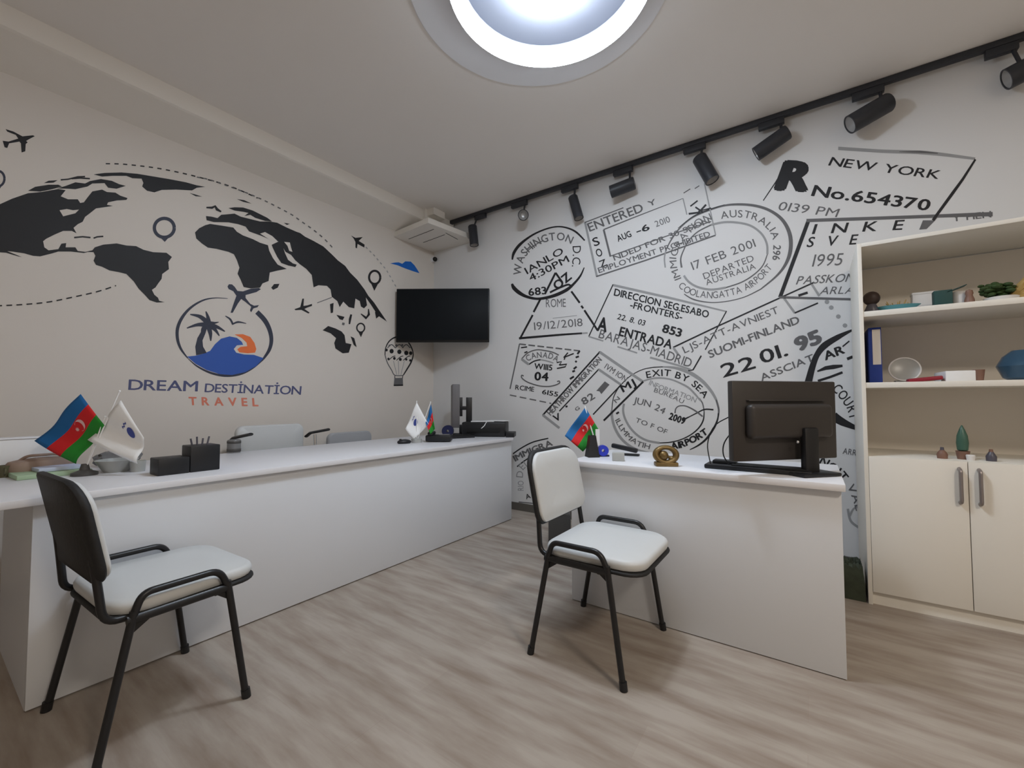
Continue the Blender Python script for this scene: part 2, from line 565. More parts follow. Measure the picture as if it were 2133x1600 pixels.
p.poly(K, Za((115, 395), (160, 400), (210, 412), (240, 385), (300, 380), (350, 375), (400, 400), (480, 420), (560, 440), (640, 440), (700, 450), (780, 490), (860, 525), (890, 535), (930, 565), (1000, 600), (1080, 645), (1150, 710), (1200, 760), (1260, 805), (1300, 860), (1360, 920), (1420, 1000), (1450, 1050), (1500, 1110), (1540, 1170), (1605, 1265), (1530, 1215), (1475, 1130), (1430, 1065), (1440, 1130), (1415, 1155), (1390, 1140), (1380, 1095), (1345, 1075), (1335, 1155), (1290, 1145), (1245, 1100), (1215, 1145), (1195, 1095), (1150, 1060), (1140, 1000), (1110, 970), (1040, 965), (1000, 982), (985, 880), (940, 830), (885, 790), (850, 760), (815, 715), (770, 690), (740, 640), (712, 605), (640, 588), (570, 558), (520, 540), (470, 522), (440, 482), (380, 462), (300, 447), (180, 445), (120, 430)))
p.poly(K, Za((655, 632), (712, 605), (745, 640), (765, 700), (790, 755), (830, 785), (862, 795), (850, 815), (790, 802), (735, 782), (700, 730), (668, 665)))
p.poly('paper', Za((758, 608), (805, 613), (815, 655), (826, 690), (800, 682), (785, 640)))
p.poly('paper', Za((560, 540), (600, 527), (660, 560), (705, 603), (640, 590)))
p.poly(K, Za((300, 330), (350, 323), (420, 325), (500, 350), (560, 380), (620, 410), (660, 440), (600, 435), (520, 410), (480, 385), (430, 395), (465, 370), (420, 360), (350, 350)))
p.line(K, Za((118, 325), (165, 327), (190, 315), (205, 340), (240, 360)), [3, 5, 5, 6, 3])
p.poly(K, Za((370, 255), (430, 265), (490, 293), (420, 278)))
p.poly(K, Za((755, 450), (805, 460), (780, 468)))
p.poly(K, Za((1135, 1120), (1165, 1110), (1160, 1190), (1142, 1195)))
p.poly(K, Za((1188, 1208), (1255, 1225), (1240, 1252), (1215, 1245)))
p.line(K, Za((1390, 1200), (1432, 1235), (1455, 1205), (1452, 1160)), [2, 6, 5, 2])
p.line(K, Za((1310, 1205), (1300, 1245), (1295, 1285)), [4, 5, 3])
p.line('inkG', Za((1235, 1280), (1255, 1285)), 5)
p.poly(K, Za((1505, 1185), (1540, 1178), (1545, 1215), (1515, 1240)))
p.poly(K, Za((1075, 1335), (1120, 1300), (1180, 1320), (1230, 1345), (1255, 1375), (1265, 1440), (1312, 1450), (1290, 1520), (1240, 1525), (1180, 1485), (1170, 1440), (1185, 1400), (1140, 1360)))
p.poly(K, Za((1305, 1385), (1335, 1400), (1355, 1475), (1330, 1455)))
p.done('world_map_print', wallL, 'black world map printed on the wall')
p = Print(0, 1)
p.line('ink', Zm((870, 162), (1000, 165), (1150, 180), (1300, 200), (1500, 240), (1700, 290), (1900, 350), (2120, 445)), 2.6, smooth=True, dash=(9, 9))
p.line('inkG', Za((40, 75), (140, 95), (300, 150), (450, 205), (600, 270), (720, 330), (830, 390), (900, 440), (1000, 510), (1090, 585), (1160, 660)), 2.4, smooth=True, dash=(7, 8))
p.line('ink', Zm((-30, 1332), (200, 1320), (400, 1300), (600, 1260), (800, 1215), (955, 1165)), 2.6, smooth=True, dash=(12, 9))
p.line('inkL', Za((1430, 650), (1500, 720), (1600, 840), (1680, 980)), 2.0, dash=(5, 6))
p.line('inkG', Za((1030, 1110), (1150, 1065)), 1.6)
p.done('dashed_route_print', wallL)
for k, pts in enumerate((Zt((45, 1062), (110, 1082), (185, 1122), (270, 1113), (287, 1120), (240, 1145), (215, 1160), (228, 1172), (212, 1185), (208, 1245), (178, 1255), (172, 1180), (160, 1165), (75, 1180), (60, 1218), (38, 1212), (22, 1158), (70, 1165), (150, 1140), (130, 1110), (60, 1083)),
                         Za((1308, 555), (1345, 575), (1405, 568), (1372, 600), (1420, 630), (1418, 655), (1390, 640), (1362, 625), (1357, 662), (1345, 655), (1345, 610), (1330, 580)),
                         Za((842, 1162), (890, 1145), (908, 1075), (921, 1075), (917, 1135), (950, 1130), (987, 1118), (987, 1135), (945, 1150), (925, 1160), (968, 1190), (958, 1198), (900, 1168), (850, 1170)))):
    p = Print(0, 1)
    p.poly('ink', pts)
    p.done('airplane_print', wallL)
def ell(c, rx, ry, n=28, a0=0, a1=360):
    return [(c[0] + rx * math.cos(R(a0 + (a1 - a0) * i / n)), c[1] + ry * math.sin(R(a0 + (a1 - a0) * i / n))) for i in range(n + (0 if a1 - a0 == 360 else 1))]
for z, c, rx, ry, w, tip in ((Zm, (1352, 690), 82, 78, 7, (1356, 806)), (Za, (1503, 900), 46, 54, 4.5, (1500, 1012)), (Za, (1388, 1315), 32, 36, 3, (1390, 1393)), (Zm, (-18, 285), 55, 64, 5, (-20, 400))):
    p = Print(0, 1)
    e = z(*ell(c, rx, ry))
    p.line('navy' if z is Zm else 'ink', e, w, closed=True)
    p.poly('navy' if z is Zm else 'ink', z((c[0] - rx * 0.85, c[1] + ry * 0.55), (c[0] - rx * 0.3, c[1] + ry * 0.95), (c[0] + rx * 0.3, c[1] + ry * 0.95), (c[0] + rx * 0.85, c[1] + ry * 0.55), tip))
    p.done('map_pin_print', wallL)
p = Print(0, 1)
p.poly('sky', Za((1630, 785), (1670, 778), (1700, 776), (1730, 788), (1755, 768), (1800, 770), (1830, 800), (1850, 830), (1872, 866), (1820, 850), (1750, 825), (1690, 800)))
p.done('cloud_print', wallL, 'small bright blue cloud printed beside the corner')
p = Print(0, 1)
p.line('ink', Zb((785, 870), (792, 800), (825, 735), (880, 695), (940, 690), (1000, 720), (1045, 780), (1070, 860), (1050, 940), (1010, 1010), (970, 1075)), [2, 2, 2.5, 3, 3, 3, 2.5, 2, 3, 3, 2], smooth=True)
p.line('inkG', Zb((785, 870), (810, 950), (850, 1020), (885, 1075), (970, 1078)), 2, smooth=True)
for x, y, r in ((800, 820, 14), (852, 832, 22), (930, 838, 22), (1000, 850, 22), (1045, 852, 18), (820, 910, 12), (880, 905, 14), (940, 915, 15), (1000, 915, 12), (1040, 925, 12), (830, 775, 10), (900, 775, 12), (960, 770, 10)):
    p.poly('ink' if y > 830 or r > 12 else 'inkG', Zb(*ell((x, y), r, r * 1.1, 8)))
for x in (850, 930, 1000):
    p.line('inkG', Zb((x - 40, 800), (x, 765), (x + 40, 800)), 2, smooth=True)
    p.line('ink', Zb((x - 30, 925), (x + 10, 890), (x + 40, 880)), 1.6, smooth=True)
for a, b in ((870, 905), (920, 925), (980, 945)):
    p.line('inkL', Zb((a, 930), (b, 1070)), 1.2)
p.poly('inkG', Zb((880, 1103), (965, 1100), (968, 1175), (873, 1177)))
p.line('ink', Zb((873, 1177), (968, 1175)), 3)
p.line('ink', Zb((885, 1080), (885, 1105)), 1.5)
p.line('ink', Zb((965, 1078), (962, 1105)), 1.5)
p.done('hot_air_balloon_print', wallL)
# company logo and name
p = Print(0, 1)
p.line('navy', Zl((1005, 245), (900, 240), (800, 260), (700, 320), (630, 400), (592, 490), (592, 580), (620, 660), (675, 735)), [1, 2, 3.5, 5, 6.5, 7, 6.5, 5, 2], smooth=True)
p.line('navy', Zl((1245, 355), (1310, 425), (1350, 505), (1364, 590), (1345, 670), (1295, 745)), [10, 10, 9, 8, 7, 4], smooth=True)
p.line('navy', Zl((675, 735), (750, 800), (860, 855), (980, 880), (1100, 868), (1200, 822), (1295, 745)), [1, 3, 4.5, 5, 5, 4.5, 4], smooth=True)
p.poly('blue', Zl((670, 722), (740, 715), (800, 700), (860, 675), (900, 620), (950, 575), (1020, 556), (1080, 568), (1120, 600), (1132, 625), (1080, 630), (1055, 660), (1075, 690), (1140, 705), (1220, 708), (1300, 735), (1240, 800), (1150, 850), (1040, 874), (940, 867), (830, 832), (740, 782)))
p.poly('orange', Zl((1060, 540), (1130, 538), (1190, 560), (1225, 610), (1240, 660), (1230, 690), (1170, 695), (1100, 687), (1083, 662), (1110, 642), (1165, 637), (1160, 608), (1120, 570)))
p.poly('navy', Zl((745, 712), (738, 640), (755, 570), (790, 510), (835, 485), (822, 530), (797, 590), (802, 640), (832, 692)))
for q, w in ((((850, 455), (780, 395), (695, 375)), (12, 8, 2)), (((850, 450), (842, 400), (825, 350)), (11, 7, 2)), (((850, 462), (760, 460), (668, 488)), (12, 7, 2)), (((850, 450), (900, 445), (932, 438)), (11, 4, 1)), (((850, 460), (920, 480), (982, 516)), (12, 7, 2)), (((850, 462), (900, 500), (936, 552)), (11, 7, 2)), (((842, 462), (862, 530), (865, 594)), (12, 8, 2)), (((840, 462), (805, 490), (792, 522)), (11, 8, 4))):
    p.line('navy', Zl(*q), w, smooth=True)
p.line('navy', Zl((985, 388), (1025, 415), (1047, 457)), [1.5, 4, 4], smooth=True)
p.line('navy', Zl((1042, 457), (1090, 438), (1158, 450)), [3, 4, 1], smooth=True)
p.poly('navy', Zl((1003, 145), (1015, 127), (1040, 128), (1062, 148), (1085, 182), (1130, 186), (1200, 162), (1262, 158), (1278, 168), (1240, 192), (1152, 216), (1152, 240), (1190, 288), (1222, 304), (1262, 298), (1250, 316), (1216, 326), (1198, 358), (1188, 342), (1198, 312), (1150, 272), (1116, 248), (1090, 284), (1046, 362), (1028, 362), (1055, 280), (1076, 222), (1050, 184), (1012, 166)))
p.done('company_logo_print', wallL, 'round palm and wave logo with an airplane')
p = Print(0, 1)
p.text('navyT', 'DREAM', Zl((188, 995), (755, 1008)), 20.5, 0.012, top=Zl((194, 912))[0], gap=0.06)
p.text('navyT', 'DESTİNATİON', Zl((815, 1014), (1605, 1036)), 17.5, 0.012, top=Zl((822, 945))[0], gap=0.06)
p.text('orangeT', 'TRAVEL', Zl((690, 1120), (1255, 1130)), 16, 0.03, top=Zl((685, 1056))[0], gap=0.45)
p.done('company_name_print', wallL)

# --- right wall: passport stamps
Z1, Z2, Z3 = T(1040, 430, 0.14065), T(1200, 370, 0.23441), T(1580, 280, 0.2594)
Z4, Z5, Z6 = T(1040, 560, 0.23441), T(1380, 560, 0.19691), T(1050, 690, 0.14065)
Z7, Z8, Z9 = T(1240, 720, 0.14065), T(1380, 680, 0.23441), T(1040, 860, 0.16878)
G, Lg = 'inkG', 'inkL'
SN = 'passport_stamp_print'
p = Print(1, -1)   # Washington
p.line(K, Z1((192, 790), (215, 690), (300, 570), (450, 450), (600, 370), (760, 315), (900, 300), (1040, 330), (1150, 390), (1265, 505)), [3, 6, 6, 4, 3.4, 3, 3, 3.5, 4, 3], smooth=True)
p.line(K, Z1((188, 1145), (215, 1205), (290, 1275), (400, 1335), (550, 1368), (700, 1352), (850, 1308), (1000, 1235), (1100, 1150), (1200, 1030), (1258, 905)), [4, 8, 8, 6, 5, 6, 7, 7, 5, 4, 2], smooth=True)
p.line(G, Z1((390, 690), (480, 605), (600, 530), (660, 505)), 2, smooth=True)
p.text(G, 'WASHINGTON', Z1((318, 1020), (335, 880), (378, 760), (455, 670), (540, 595), (650, 540), (760, 505), (870, 495), (960, 510), (1060, 555)), 15.5, 0.012)
p.text(K, 'D.C.', Z1((1085, 590), (1090, 700), (1075, 890)), 17, 0.0)
p.text(K, 'IANLO', Z1((415, 1005), (960, 690)), 14, 0.008)
p.text(K, '4:30PM', Z1((470, 1112), (1040, 815)), 14, 0.008)
p.text(K, '683', Z1((440, 1325), (700, 1295)), 15, 0.02)
p.text(K, 'OZ', Z1((860, 1240), (1075, 1065)), 17, 0.03)
p.line(K, Z1((750, 1275), (850, 1225), (1010, 1160), (1060, 1180)), 4, smooth=True)
p.done(SN, wallR, 'round Washington D.C. stamp with a broken ring')
p = Print(1, -1)   # Rome triangle
p.line(K, Z4((500, 35), (405, 225)), 4.2)
p.line(K, Z4((365, 270), (305, 385)), 4.2)
p.line(K, Z4((297, 410), (182, 625)), 4)
p.line(K, Z4((175, 618), (560, 585), (735, 573)), [4.6, 4.2, 3.6])
p.line(Lg, Z4((735, 573), (785, 570)), 3)
p.line(K, Z4((500, 35), (560, 120)), 4.2)
for a in (((640, 200), (715, 303)), ((728, 328), (746, 352)), ((756, 368), (872, 545))):
    p.line(K, Z4(*a), 4.2)
p.text(G, 'ROME', Z4((415, 342), (592, 338)), 17, 0.0)
p.line(Lg, Z4((475, 440), (690, 415)), 1.2)
p.text(G, '19/12/2018', Z4((312, 545), (742, 508)), 16, 0.0)
p.done(SN, wallR, 'triangular Rome stamp dated 19/12/2018')
p = Print(1, -1)   # entered
p.line(Lg, Z2((80, 400), (185, 880)), 4.4)
p.line(G, Z2((178, 880), (620, 735), (1240, 512)), 3)
p.line(G, Z2((75, 400), (420, 268)), 2.2)
p.line(Lg, Z2((1140, 50), (1240, 512)), 2.6)
p.line(G, Z2((955, 138), (1015, 100)), 2)
p.line(G, Z2((1055, 98), (1095, 72)), 2)
p.line(G, Z2((245, 462), (500, 360), (950, 185)), [2.6, 2.2, 1.2])
p.line(G, Z2((245, 462), (305, 702)), 4)
p.line(G, Z2((300, 700), (860, 500), (1200, 390)), 2.2)
p.line(Lg, Z2((950, 185), (985, 330)), 2.4)
p.text(G, 'ENTERED', Z2((122, 480), (602, 298)), 17.5, 0.012)
p.text(G, 'Y', Z2((650, 258), (715, 232)), 11, 0.01)
p.text(K, 'S', Z2((165, 612), (215, 592)), 17, 0.012)
p.text(K, 'O', Z2((190, 708), (240, 690)), 16, 0.012)
p.text(K, 'Z', Z2((222, 800), (278, 778)), 14, 0.012)
p.text(K, 'AUG', Z2((375, 570), (495, 522)), 12.5, 0.02)
p.text(K, '-6', Z2((545, 500), (655, 462)), 12.5, 0.02)
p.text(G, '2010', Z2((712, 440), (840, 392)), 12.5, 0.0)
p.text(G, 'NDED FOR 30 SSON', Z2((342, 738), (1190, 402)), 11, 0.012)
p.text(G, 'EMPLOYMENT PROHIBITED', Z2((205, 848), (1195, 520)), 11, 0.012)
for a, w in ((((1015, 255), (1080, 205)), 3), (((1000, 322), (1090, 310), (1155, 240)), 4), (((1060, 262), (1130, 310)), 3.5), (((1085, 300), (1200, 270)), 2.5)):
    p.line(K, Z2(*a), w)
p.done(SN, wallR, 'rectangular ENTERED stamp dated AUG 6 2010')
p = Print(1, -1)   # Australia
p.line(G, Z2((800, 640), (850, 545), (930, 440), (1040, 352), (1180, 290), (1320, 248), (1460, 238), (1600, 252), (1720, 292), (1820, 362), (1882, 455), (1908, 560), (1898, 680), (1850, 790), (1770, 885), (1640, 992)), [2, 3, 3, 3, 4, 4, 5, 5.5, 6, 7, 8, 8.5, 8, 6, 4, 2.5], smooth=True)
p.line(K, Z2((905, 450), (1040, 345), (1180, 285), (1320, 240)), [1, 2, 2.4, 1], smooth=True)
p.line(G, Z2((1640, 992), (1500, 1060), (1350, 1098), (1200, 1110), (1050, 1085), (960, 1035)), [2.5, 2, 2, 2, 3, 2], smooth=True)
p.line(Lg, Z2((792, 800), (785, 715), (800, 640)), 3, smooth=True)
p.line(G, Z2((938, 800), (930, 720), (958, 640), (1000, 562), (1080, 482), (1200, 420)), [4, 3, 2.5, 2.5, 2.5, 3], smooth=True)
p.line(Lg, Z2((1200, 420), (1320, 396), (1450, 402), (1560, 432), (1650, 502), (1695, 590), (1700, 680)), 4.5, smooth=True)
p.line(G, Z2((1700, 680), (1660, 780), (1580, 862), (1470, 930), (1330, 978)), [2, 2.4, 2.6, 2.6, 2.6], smooth=True)
p.line(Lg, Z2((1330, 978), (1200, 995), (1080, 972), (1000, 925), (958, 870)), 4.5, smooth=True)
p.text(G, 'AUSTRALIA', Z2((1290, 368), (1400, 352), (1500, 355), (1590, 380), (1660, 420), (1718, 475), (1750, 555)), 15, 0.004)
p.text(G, '296', Z2((1755, 600), (1745, 730)), 15, 0.02)
p.text(G, 'COOLANGATTA AIRPORT', Z2((905, 972), (980, 1030), (1080, 1062), (1200, 1075), (1330, 1062), (1450, 1030), (1560, 980), (1660, 900), (1745, 800)), 14, 0.0)
p.text(G, 'IMMIGRATION', Z2((935, 895), (898, 800), (890, 720), (912, 640), (960, 560), (1030, 480), (1115, 415), (1210, 372)), 14.5, 0.0)
p.text(G, '17 FEB 2001', Z2((1040, 822), (1600, 612)), 17, 0.0)
p.text(G, 'DEPARTED', Z2((1142, 905), (1585, 738)), 13, 0.0)
p.text(G, 'AUSTRALIA', Z2((1160, 958), (1600, 808)), 12, 0.0)
p.done(SN, wallR, 'large oval Australia stamp dated 17 FEB 2001')
p = Print(1, -1)   # Madrid
p.line(K, Z4((1012, 138), (795, 602)), 2.4)
p.line(Lg, Z4((1012, 145), (1500, 255), (2020, 380)), [5, 5, 3])
p.line(K, Z4((2020, 375), (1830, 720)), 2.4)
p.line(K, Z4((1795, 772), (1722, 898), (1680, 905)), 3)
p.line(Lg, Z4((795, 602), (925, 642)), 3)
p.line(Lg, Z4((1050, 692), (1225, 748)), 3)
p.line(Lg, Z4((1340, 788), (1580, 855), (1700, 895)), 4)
p.text(K, 'DIRECCION SEG.ESABO', Z4((1018, 236), (1855, 436)), 14.5, 0.02, top=Z4((1030, 176))[0])
p.text(K, '-FRONTERS-', Z4((1160, 345), (1620, 455)), 13.5, 0.016)
p.text(K, '22. 8. 03', Z4((1045, 445), (1288, 506)), 11, 0.012, top=Z4((1062, 400))[0])
p.text(K, '853', Z4((1445, 560), (1608, 606)), 16.5, 0.03, top=Z4((1465, 492))[0])
p.text(K, 'A', Z4((868, 548), (948, 560)), 28, 0.03, top=Z4((890, 430))[0])
p.text(K, 'ENTRADA', Z4((1062, 592), (1525, 712)), 18.5, 0.025)
p.text(G, 'BARAJAS-MADRID', Z4((880, 612), (1280, 735), (1695, 878)), 18.5, 0.004)
p.done(SN, wallR, 'slanted Madrid ENTRADA stamp numbered 853')
p = Print(1, -1)   # Canada
p.line(G, Z6((225, 190), (1125, 292)), 3, dash=(14, 5))
p.line(G, Z6((228, 190), (160, 520), (88, 855)), 2.6)
for a in (((1120, 292), (1085, 340)), ((1108, 372), (1060, 390)), ((1075, 440), (1055, 460)), ((1075, 525), (1030, 560)), ((1050, 585), (1010, 600)), ((1035, 670), (975, 708))):
    p.line(K, Z6(*a), 4)
p.line(G, Z6((85, 945), (700, 1070)), 2.4, dash=(14, 7))
p.line(G, Z6((258, 412), (350, 322), (480, 276), (600, 286), (720, 312), (810, 355)), 2.4, smooth=True)
p.line(K, Z6((365, 492), (450, 442), (540, 422)), 2.6, smooth=True)
p.line(Lg, Z6((540, 422), (640, 442), (730, 472)), 2.4, smooth=True)
p.line(Lg, Z6((258, 412), (365, 492)), 5)
p.text(G, 'CANADA', Z6((345, 445), (450, 400), (560, 390), (680, 408), (785, 455)), 12, 0.008)
p.text(K, 'WIII5', Z6((445, 555), (708, 582)), 11.5, 0.02)
p.text(K, '04', Z6((452, 722), (648, 735)), 16.5, 0.03)
p.line(G, Z6((290, 665), (262, 652), (262, 690), (330, 745), (430, 785), (540, 812), (660, 818), (760, 798), (822, 765), (815, 738), (785, 748)), 2.4, smooth=True)
p.text(K, 'RCIME', Z6((165, 862), (440, 895)), 9.5, 0.012)
p.text(K, '6155', Z6((560, 928), (792, 970)), 9.5, 0.012)
for a in (((780, 465), (852, 450), (818, 502)), ((818, 502), (930, 488), (905, 528), (782, 552)), ((882, 392), (945, 318)), ((1032, 330), (905, 380), (890, 422)), ((250, 245), (340, 232)), ((300, 320), (345, 302))):
    p.line(K, Z6(*a), 2.6)
p.done(SN, wallR, 'square Canada stamp with a scalloped edge')
p = Print(1, -1)   # long slanted stamp
p.line(K, Z6((1422, 302), (572, 1245)), 3.4)
p.line(Lg, Z6((1415, 308), (2055, 748)), 5.6)
p.line(K, Z6((1405, 560), (818, 1185)), 2.6)
p.line(Lg, Z6((1400, 565), (1735, 795)), 5)
p.line(K, Z6((1735, 790), (1318, 1235)), 2.8)
p.line(K, Z6((2062, 745), (1475, 1325)), 4)
p.line(Lg, Z6((572, 1240), (820, 1435)), 5)
p.text(G, 'HEATHROW IMMIGRATION', Z6((690, 1250), (1450, 430)), 11, 0.03)
p.text(G, 'IVM ION', Z6((1480, 545), (1790, 752)), 11.5, 0.01)
p.poly(G, Z6((1492, 742), (1562, 792), (1440, 932), (1412, 890), (1365, 885)))
p.text(G, '82', Z6((1185, 1095), (1350, 990)), 14, 0.02)
p.text(K, 'V', Z6((760, 1345), (850, 1300)), 14, 0.02)
p.line(K, Z6((910, 1120), (940, 1110)), 4)
p.text(G, 'G', Z6((1070, 1185), (1125, 1150)), 7, 0.02)
p.text(K, 'MJ', Z6((1765, 905), (1955, 800)), 15, 0.02)
p.done(SN, wallR, 'long slanted stamp with double black rules')
p = Print(1, -1)   # exit by sea
p.line(K, Z7((245, 960), (262, 800), (310, 680), (400, 560), (520, 450), (680, 362), (840, 325), (1000, 315)), [1.6, 1.8, 2, 2, 1.8, 1.8, 2, 2], smooth=True)
p.line(Lg, Z7((1000, 315), (1150, 325), (1300, 362), (1450, 430), (1600, 540), (1720, 680), (1790, 800)), [3, 5, 7, 8, 7, 6, 5], smooth=True)
p.line(G, Z7((1790, 800), (1828, 950), (1815, 1080)), [4, 4, 3], smooth=True)
p.line(K, Z7((1822, 1000), (1812, 1090), (1760, 1215), (1650, 1375), (1530, 1475), (1400, 1542)), [2.5, 3.5, 4.5, 4.5, 3.5, 1.5], smooth=True)
p.line(Lg, Z7((245, 960), (248, 1060), (290, 1220), (380, 1370), (500, 1480), (640, 1552), (790, 1592)), 5.5, smooth=True)
p.line(Lg, Z7((425, 860), (412, 960), (440, 1080), (520, 1220), (640, 1340), (780, 1410), (950, 1442)), 4.5, smooth=True)
p.line(K, Z7((950, 1442), (1120, 1430), (1280, 1388), (1430, 1310), (1540, 1210), (1600, 1100), (1612, 980)), [2, 2.4, 2.4, 2.6, 3, 3, 2], smooth=True)
p.line(G, Z7((1612, 980), (1590, 860), (1540, 780)), 2.6, smooth=True)
p.line(Lg, Z7((715, 522), (850, 486), (980, 480), (1120, 502), (1250, 552), (1380, 622), (1480, 722), (1560, 820)), [3, 3.4, 3.4, 3.4, 3.4, 4, 4, 3], smooth=True)
p.text(K, 'EXIT BY SEA', Z7((765, 482), (900, 455), (1050, 448), (1200, 482), (1330, 528), (1440, 602), (1530, 682), (1610, 785)), 13.5, 0.012)
p.text(Lg, 'INFORMATION', Z7((790, 575), (950, 650), (1100, 700), (1260, 755), (1480, 845)), 10, 0.01)
p.text(G, 'BUREAU', Z7((865, 685), (1080, 760), (1295, 862)), 9, 0.0)
p.text(G, 'JUN 24', Z7((560, 850), (800, 910), (1010, 1015)), 13, 0.008)
p.text(K, '2009', Z7((1085, 1085), (1310, 1165)), 13.5, 0.04)
p.text(G, 'TO F OF', Z7((590, 1130), (820, 1215), (1050, 1312)), 9.5, 0.006)
p.text(G, 'ILLMMATIH', Z7((290, 1110), (380, 1270), (490, 1395), (630, 1490), (800, 1535)), 10.5, 0.01)
p.text(K, 'AIRPORT', Z7((1130, 1535), (1280, 1510), (1420, 1455), (1570, 1370), (1670, 1300)), 13, 0.04)
p.line(K, Z7((1300, 1100), (1400, 1050), (1500, 1000), (1620, 945), (1750, 950)), [4, 2, 2.4, 3, 3], smooth=True)
p.line(G, Z7((1180, 1000), (1195, 930), (1250, 892), (1350, 898), (1480, 965), (1590, 1050)), [3, 2.4, 2.4, 2.4, 3, 3], smooth=True)
p.text(G, 'N', Z7((310, 850), (370, 790)), 8, 0.01)
p.line(K, Z7((310, 1010), (350, 985)), 4)
p.done(SN, wallR, 'oval EXIT BY SEA stamp dated JUN 24 2009')
p = Print(1, -1)   # Finland
p.line(K, Z5((112, 832), (600, 600), (1220, 318), (1600, 145)), 3.2)
p.line(Lg, Z5((115, 835), (172, 915)), 5)
p.line(Lg, Z5((1285, 310), (1400, 468)), 5)
p.line(K, Z5((1398, 468), (1645, 362)), 3.2)
p.line(Lg, Z5((1580, 165), (1660, 290)), 5)
for x, y in ((1740, 350), (1785, 410), (1860, 505), (1930, 600)):
    p.poly(Lg, Z5(*ell((x, y), 26, 24, 8)))
p.text(G, 'LJS-ATT-AVNIEST', Z5((235, 895), (720, 670), (1235, 465)), 14.5, 0.004)
p.text(G, 'SUOMI-FINLAND', Z5((505, 945), (960, 760), (1455, 572)), 15.5, 0.02)
p.text(K, '22', Z5((645, 1150), (985, 1050)), 27, 0.012)
p.text(K, '01.', Z5((1055, 1005), (1330, 915)), 27, 0.012)
p.text(G, '95', Z5((1440, 870), (1685, 775)), 27, 0.05)
p.text(G, 'ASSCIAT', Z5((1050, 1190), (1610, 970)), 14.5, 0.012)
p.done(SN, wallR, 'Finland stamp dated 22.01.95')
p = Print(1, -1)   # thick brush mark and stamp beside the cabinet
p.line(K, Z8((1280, 560), (1300, 480), (1335, 350), (1375, 250), (1440, 170), (1560, 95), (1695, 28)), [16, 15, 13, 12, 14, 11, 3], smooth=True)
p.line(K, Z8((1520, 800), (1600, 850), (1740, 912)), [20, 16, 7], smooth=True)
p.line(K, Z8((1380, 485), (1490, 450), (1600, 408)), 5)
p.line(K, Z8((1375, 400), (1450, 370), (1520, 360), (1600, 350)), [3, 8, 9, 5])
p.text(K, 'AR', Z8((1450, 300), (1620, 235)), 17, 0.03)
p.line(K, Z8((1600, 180), (1660, 130)), 3)
p.line(K, Z8((1640, 290), (1690, 270)), 6)
p.text(K, 'COURT', Z8((1505, 560), (1575, 640), (1640, 730), (1665, 830)), 20, 0.008)
p.text(K, 'NOIT', Z8((1390, 1215), (1480, 1270), (1560, 1330), (1600, 1380)), 17, 0.02)
p.text(G, 'ARR', Z8((1600, 1130), (1720, 1150)), 12, 0.01)
p.text(G, 'VAL', Z8((1640, 1420), (1690, 1540), (1720, 1640)), 15, 0.008)
p.line(Lg, [(1766, 1060), (1772, 1085), (1790, 1100)], 5, smooth=True)
p.line(Lg, [(1770, 1075), (1778, 1060), (1792, 1055)], 4, smooth=True)
p.done('brush_mark_print', wallR, 'thick black brush stroke and letters beside the cabinet')
p = Print(1, -1)   # New York
p.line(K, Z3((232, 225), (140, 380), (38, 532)), [3.4, 2.4, 2])
p.text(K, 'R', Z3((150, 436), (372, 448)), 54, 0.06, top=Z3((228, 222))[0])
p.text(K, 'NEW YORK', Z3((560, 248), (1440, 358)), 18, 0.01, top=Z3((592, 182))[0])
p.line(Lg, Z3((640, 112), (1000, 135), (1350, 148), (1740, 195)), [7, 7, 8, 5], smooth=True)
p.line(G, Z3((1130, 140), (1300, 140), (1440, 152)), [1, 5, 2])
p.line(K, Z3((1742, 200), (1640, 360), (1560, 470), (1400, 690)), [4, 5.5, 6.5, 6])
p.text(K, 'No.654370', Z3((425, 492), (1360, 612)), 20.5, 0.02, top=Z3((455, 408))[0])
p.text(G, '0139 PM', Z3((150, 606), (628, 665)), 17, 0.0, top=Z3((178, 540))[0])
p.done(SN, wallR, 'slanted New York stamp with a large R')
p = Print(1, -1)   # 1995
p.line(K, Z3((172, 1310), (400, 695)), 8)
p.line(G, Z3((385, 692), (900, 675), (1450, 655), (1880, 640)), [7, 7, 7, 9])
p.line(G, Z3((165, 1308), (760, 1325)), 5)
p.poly(G, Z3((1445, 655), (1410, 690), (1320, 690), (1290, 765), (1350, 760), (1420, 690)))
p.text(K, 'I N K E', Z3((430, 800), (1150, 765)), 20, 0.012, top=Z3((455, 722))[0], gap=0.25)
p.text(G, 'Y HEN', Z3((1560, 700), (1870, 665)), 13, 0.012)
p.text(K, 'S V E', Z3((385, 905), (780, 882)), 20, 0.012, top=Z3((408, 826))[0], gap=0.3)
p.text(G, '1995', Z3((428, 1062), (665, 1050)), 23, 0.0, top=Z3((452, 965))[0])
p.text(G, 'PASSKON', Z3((300, 1205), (760, 1180)), 15.5, 0.006, top=Z3((325, 1140))[0])
p.text(G, 'ARLA', Z3((488, 1285), (760, 1278)), 15.5, 0.0, top=Z3((512, 1225))[0])
p.line(K, Z3((320, 1295), (395, 1270)), 5)
p.done(SN, wallR, 'thick framed stamp with the year 1995')
p = Print(1, -1)   # immigration low on the wall
p.line(K, Z9((170, 505), (280, 430), (420, 360), (605, 315)), 2.6, smooth=True)
p.text(G, 'IMMIGRA', Z9((200, 600), (330, 530), (450, 480), (660, 400)), 12, 0.03)
p.line(K, Z9((220, 665), (300, 600), (380, 548)), 2.6, smooth=True)
p.line(Lg, Z9((540, 495), (680, 462)), 2)
p.text(Lg, 'DEL', Z9((290, 800), (300, 700), (380, 640)), 14, 0.0)
p.text(Lg, 'RIO', Z9((300, 960), (300, 840)), 12, 0.0)
